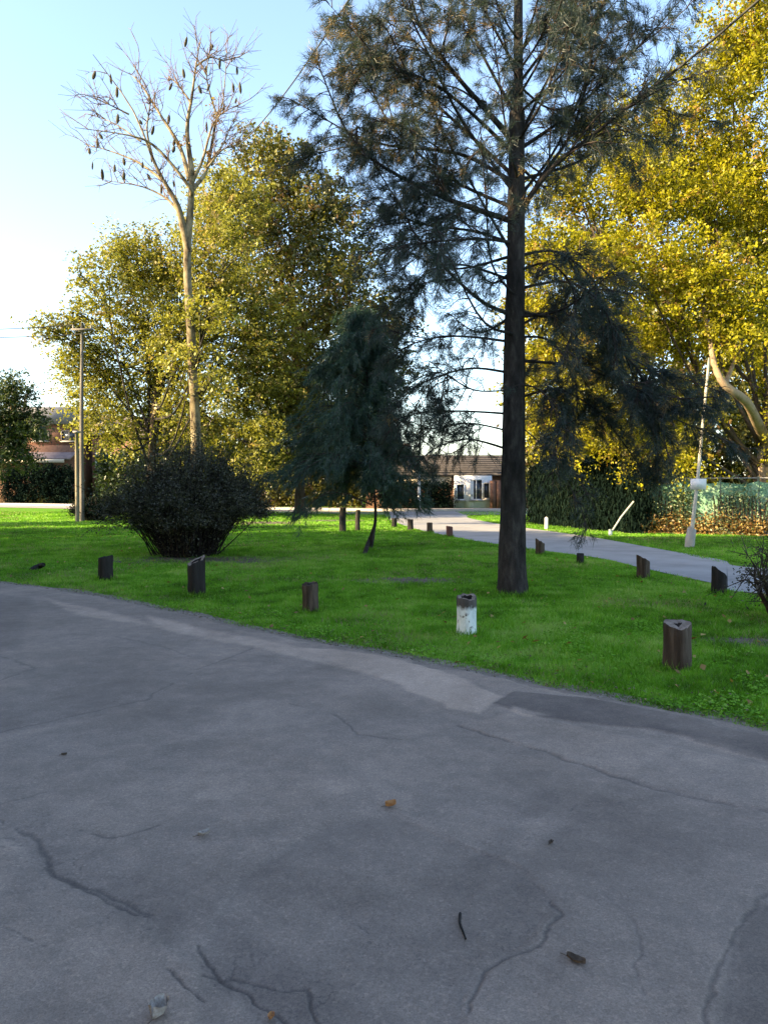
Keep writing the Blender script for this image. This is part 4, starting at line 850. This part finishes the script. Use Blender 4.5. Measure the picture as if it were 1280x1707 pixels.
# ================================================================== LOG BOLLARDS
def bollard(c, r, h, label, mat, slant=(0, 0), hollow=True, lean=(0, 0), sides=30, topm='log_top'):
    c = np.array(c, float); t = thing('log_bollard', c, label, 'bollard', 'log bollards round the lawn island')
    seed = int(RNG.integers(1, 999)); a = np.arange(sides) * 2 * math.pi / sides
    pr = 1 + .12 * (vnoise(np.cos(a) * 2 + 5, np.sin(a) * 2 + 5, seed) - .5) + .13 * (vnoise(np.cos(a) * 7 + 5, np.sin(a) * 7 + 5, seed + 1) - .5)
    def ringz(z, rr, cut=False, k=0):
        w_ = pr * (1 + .09 * (vnoise(np.cos(a) * 5 + 3, np.sin(a) * 5 + z * 6, seed + 4) - .5)); x = rr * w_ * np.cos(a); y = rr * w_ * np.sin(a)
        zz = z + (slant[0] * x + slant[1] * y if cut else 0) + (.03 * (vnoise(np.cos(a) * 4 + 9, np.sin(a) * 4 + 9, seed + 2) - .5) if cut else 0)
        return np.stack([c[0] + x + lean[0] * z, c[1] + y + lean[1] * z, np.broadcast_to(zz, (sides,))], 1)
    lv = [ringz(-.08, r * 1.06), ringz(.03, r * 1.04), ringz(.12, r), ringz(.22, r * .97), ringz(h * .75, r * .985), ringz(h - .03, r, True), ringz(h, r * .96, True)]
    m = MB(); k = np.arange(sides); kk = (k + 1) % sides
    m.add(np.concatenate(lv), np.concatenate([np.stack([k + i * sides, kk + i * sides, kk + (i + 1) * sides, k + (i + 1) * sides], 1) for i in range(len(lv) - 1)])); lo = m.build('log', M[mat], None, True)
    ri = r * (.58 if hollow else .3)
    m = MB(); A_ = ringz(h - .002, r * .962, True); B_ = ringz(h - .006 - (0 if hollow else .0), ri, True)
    m.add(np.concatenate([A_, B_]), np.stack([k, kk, kk + sides, k + sides], 1)); tp_ = m.build('cut_rim', M[topm], None, True)
    m = MB(); C_ = ringz(h - (.09 if hollow else .012), ri * .8, True); m.add(np.vstack([B_, C_, [C_.mean(0)]]), [[i, (i + 1) % sides, (i + 1) % sides + sides, i + sides] for i in range(sides)]); m.add(np.vstack([C_, [C_.mean(0) - [0, 0, .03]]]), [[i, (i + 1) % sides, sides] for i in range(sides)]); co = m.build('hollow_core' if hollow else 'heartwood', M['log_core'], None)
    for o in (lo, tp_, co):
        o.data.transform(Matrix.Translation(-Vector(c))); o.parent = t
    return t
bollard(G(1128, 1118), .113, .40, 'thick weathered brown log bollard nearest the camera at right', 'log', (0, .22), False)
bollard(G(778, 1060), .104, .41, 'log bollard with its lower part painted white and chipped', 'log_white', (0, .2))
bollard(G(518, 1022), .098, .36, 'dark brown log bollard with a ragged top right of the blackish one with pale rim', 'log', (.15, .1), False, (-.03, 0), topm='log')
bollard(G(328, 993), .124, .50, 'blackish log bollard with a pale slanted hollow rim before the big shrub', 'log_black', (.40, .30))
bollard(G(176, 968), .115, .39, 'short blackish log bollard leftmost on the lawn', 'log_black', (.18, .1), False, topm='log_black')
bollard(G(1198, 990), .10, .33, 'dark log bollard with slanted top beside the twiggy bush', 'log_black', (-.75, 0), False, topm='log')
bollard(G(1072, 965), .105, .34, 'grey-brown slant-topped log bollard along the lane, second from the twiggy bush', 'log', (-.5, 0), False, topm='log')
bollard(G(967, 941), .072, .16, 'very short log stump along the lane right of the big trunk', 'log_black', (-.3, 0), False, topm='log')
bollard(G(900, 925), .098, .31, 'log bollard along the lane nearest the right side of the big trunk', 'log', (-.6, 0), False, topm='log')
bollard(G(749, 895), .095, .32, 'reddish log bollard along the lane left of the big trunk', 'log_red', (-.2, 0), False, topm='log_red')
bollard(G(716, 888), .095, .33, 'mossy dark log bollard between the reddish one and the black ones', 'log', (0, 0), False, topm='log')
bollard(G(684, 885), .10, .40, 'black log bollard on the lane corner, second from the young conifer', 'log_black', (0, 0), False, topm='log')
bollard(G(657, 880), .10, .36, 'black log bollard on the lane corner nearest the young conifer', 'log_black', (0, 0), False, topm='log_black')
for px, py, r, h, lb in ((571, 886, .12, .8, 'dark timber post under the young conifer, left of two'), (596, 884, .09, .7, 'thin dark timber post under the young conifer, right of two')):
    c = G(px, py); t = thing('timber_post', c, lb, 'post', 'timber posts behind the young conifer'); m = MB(); m.tube([c - [0, 0, .1], c + [0, 0, h * .6], c + [.02, 0, h]], [r, r * .95, r * .9], 10, True, .5, .06); m.build('shaft', M['bark_dark'], t)
    m = MB(); m.tube([c + [.02, 0, h - .004], c + [.02, 0, h + .02]], [r * .86, r * .7], 10); m.build('cut_top', M['log'], t)

# ================================================================== LITTER
def rz(x, y):
    return .028
def curled(name, px, py, L, W, rot, mat, label, cat, curl=.5, lift=.0):
    c = G(px, py, .026); n_ = 9; u, v = np.meshgrid(np.linspace(-1, 1, n_), np.linspace(-1, 1, 5)); w = np.sqrt(np.clip(1 - u ** 2, 0.02, 1)) * (1 + .12 * np.cos(u * 9))
    x = u * L / 2; y = v * w * W / 2; z = curl * W * (v ** 2) * .6 + curl * L * .12 * u ** 2 + .004
    pt = np.stack([c[0] + x * math.cos(rot) - y * math.sin(rot), c[1] + x * math.sin(rot) + y * math.cos(rot), c[2] + lift + z], -1)
    t = thing(name, c, label, cat); m = MB(); i_ = (np.arange(4)[:, None] * n_ + np.arange(n_ - 1)[None]).ravel(); m.add(pt.reshape(-1, 3), np.stack([i_, i_ + 1, i_ + n_ + 1, i_ + n_], 1)); m.build('blade', M[mat], t, True)
    m = MB(); e = pt[2, 0]; d_ = np.array([-math.cos(rot), -math.sin(rot), .05]); m.tube(spline([pt[2, 4] + [0, 0, .001], e, e + d_ * L * .35], 6), .0016, 4); m.build('stem', M['litter'], t)
curled('fallen_leaf', 651, 1346, .055, .04, .4, 'litter_orange', 'small tan curled leaf lying mid road', 'leaf', .9)
curled('fallen_leaf', 340, 1394, .06, .03, .7, 'litter_pale', 'pale curled leaf on the road left of the tan one', 'leaf', .9)
curled('fallen_leaf', 960, 1606, .065, .03, -.7, 'litter', 'dark brown curled leaf low on the road at right', 'leaf', .8)
curled('fallen_leaf', 265, 1697, .06, .055, 1.2, 'litter_pale', 'pale crumpled leaf at the bottom edge of the road', 'leaf', 1.2)
curled('fallen_leaf', 452, 1700, .025, .02, 1.4, 'litter_orange', 'tiny orange-brown leaf at the bottom edge of the road', 'leaf', .8)
curled('fallen_leaf', 107, 1260, .03, .02, .3, 'litter', 'tiny dark leaf on the road at far left', 'leaf', .8)
curled('fallen_leaf', 918, 1408, .03, .02, .9, 'litter', 'tiny dark leaf beside the crumbled patch of road', 'leaf', .8)
c = [G(767, 1523, .03), G(766, 1538, .03), G(771, 1552, .03), G(776, 1566, .03)]; m = MB(); m.tube(spline(c, 12), np.linspace(.005, .0035, 12), 6, True, .5, .2); tag(m.build('twig', M['log_black']), 'thin dark curved twig lying on the road', 'twig')
c = [G(50, 950, .03), G(58, 947, .05), G(66, 944, .07), G(73, 941, .12)]; m = MB(); m.tube(spline(c, 9), [.025, .035, .045, .05, .055, .055, .05, .045, .03], 8, True, .5, .3); tag(m.build('broken_branch', M['log_black']), 'short blackish lump of broken branch lying in the grass at left', 'branch')
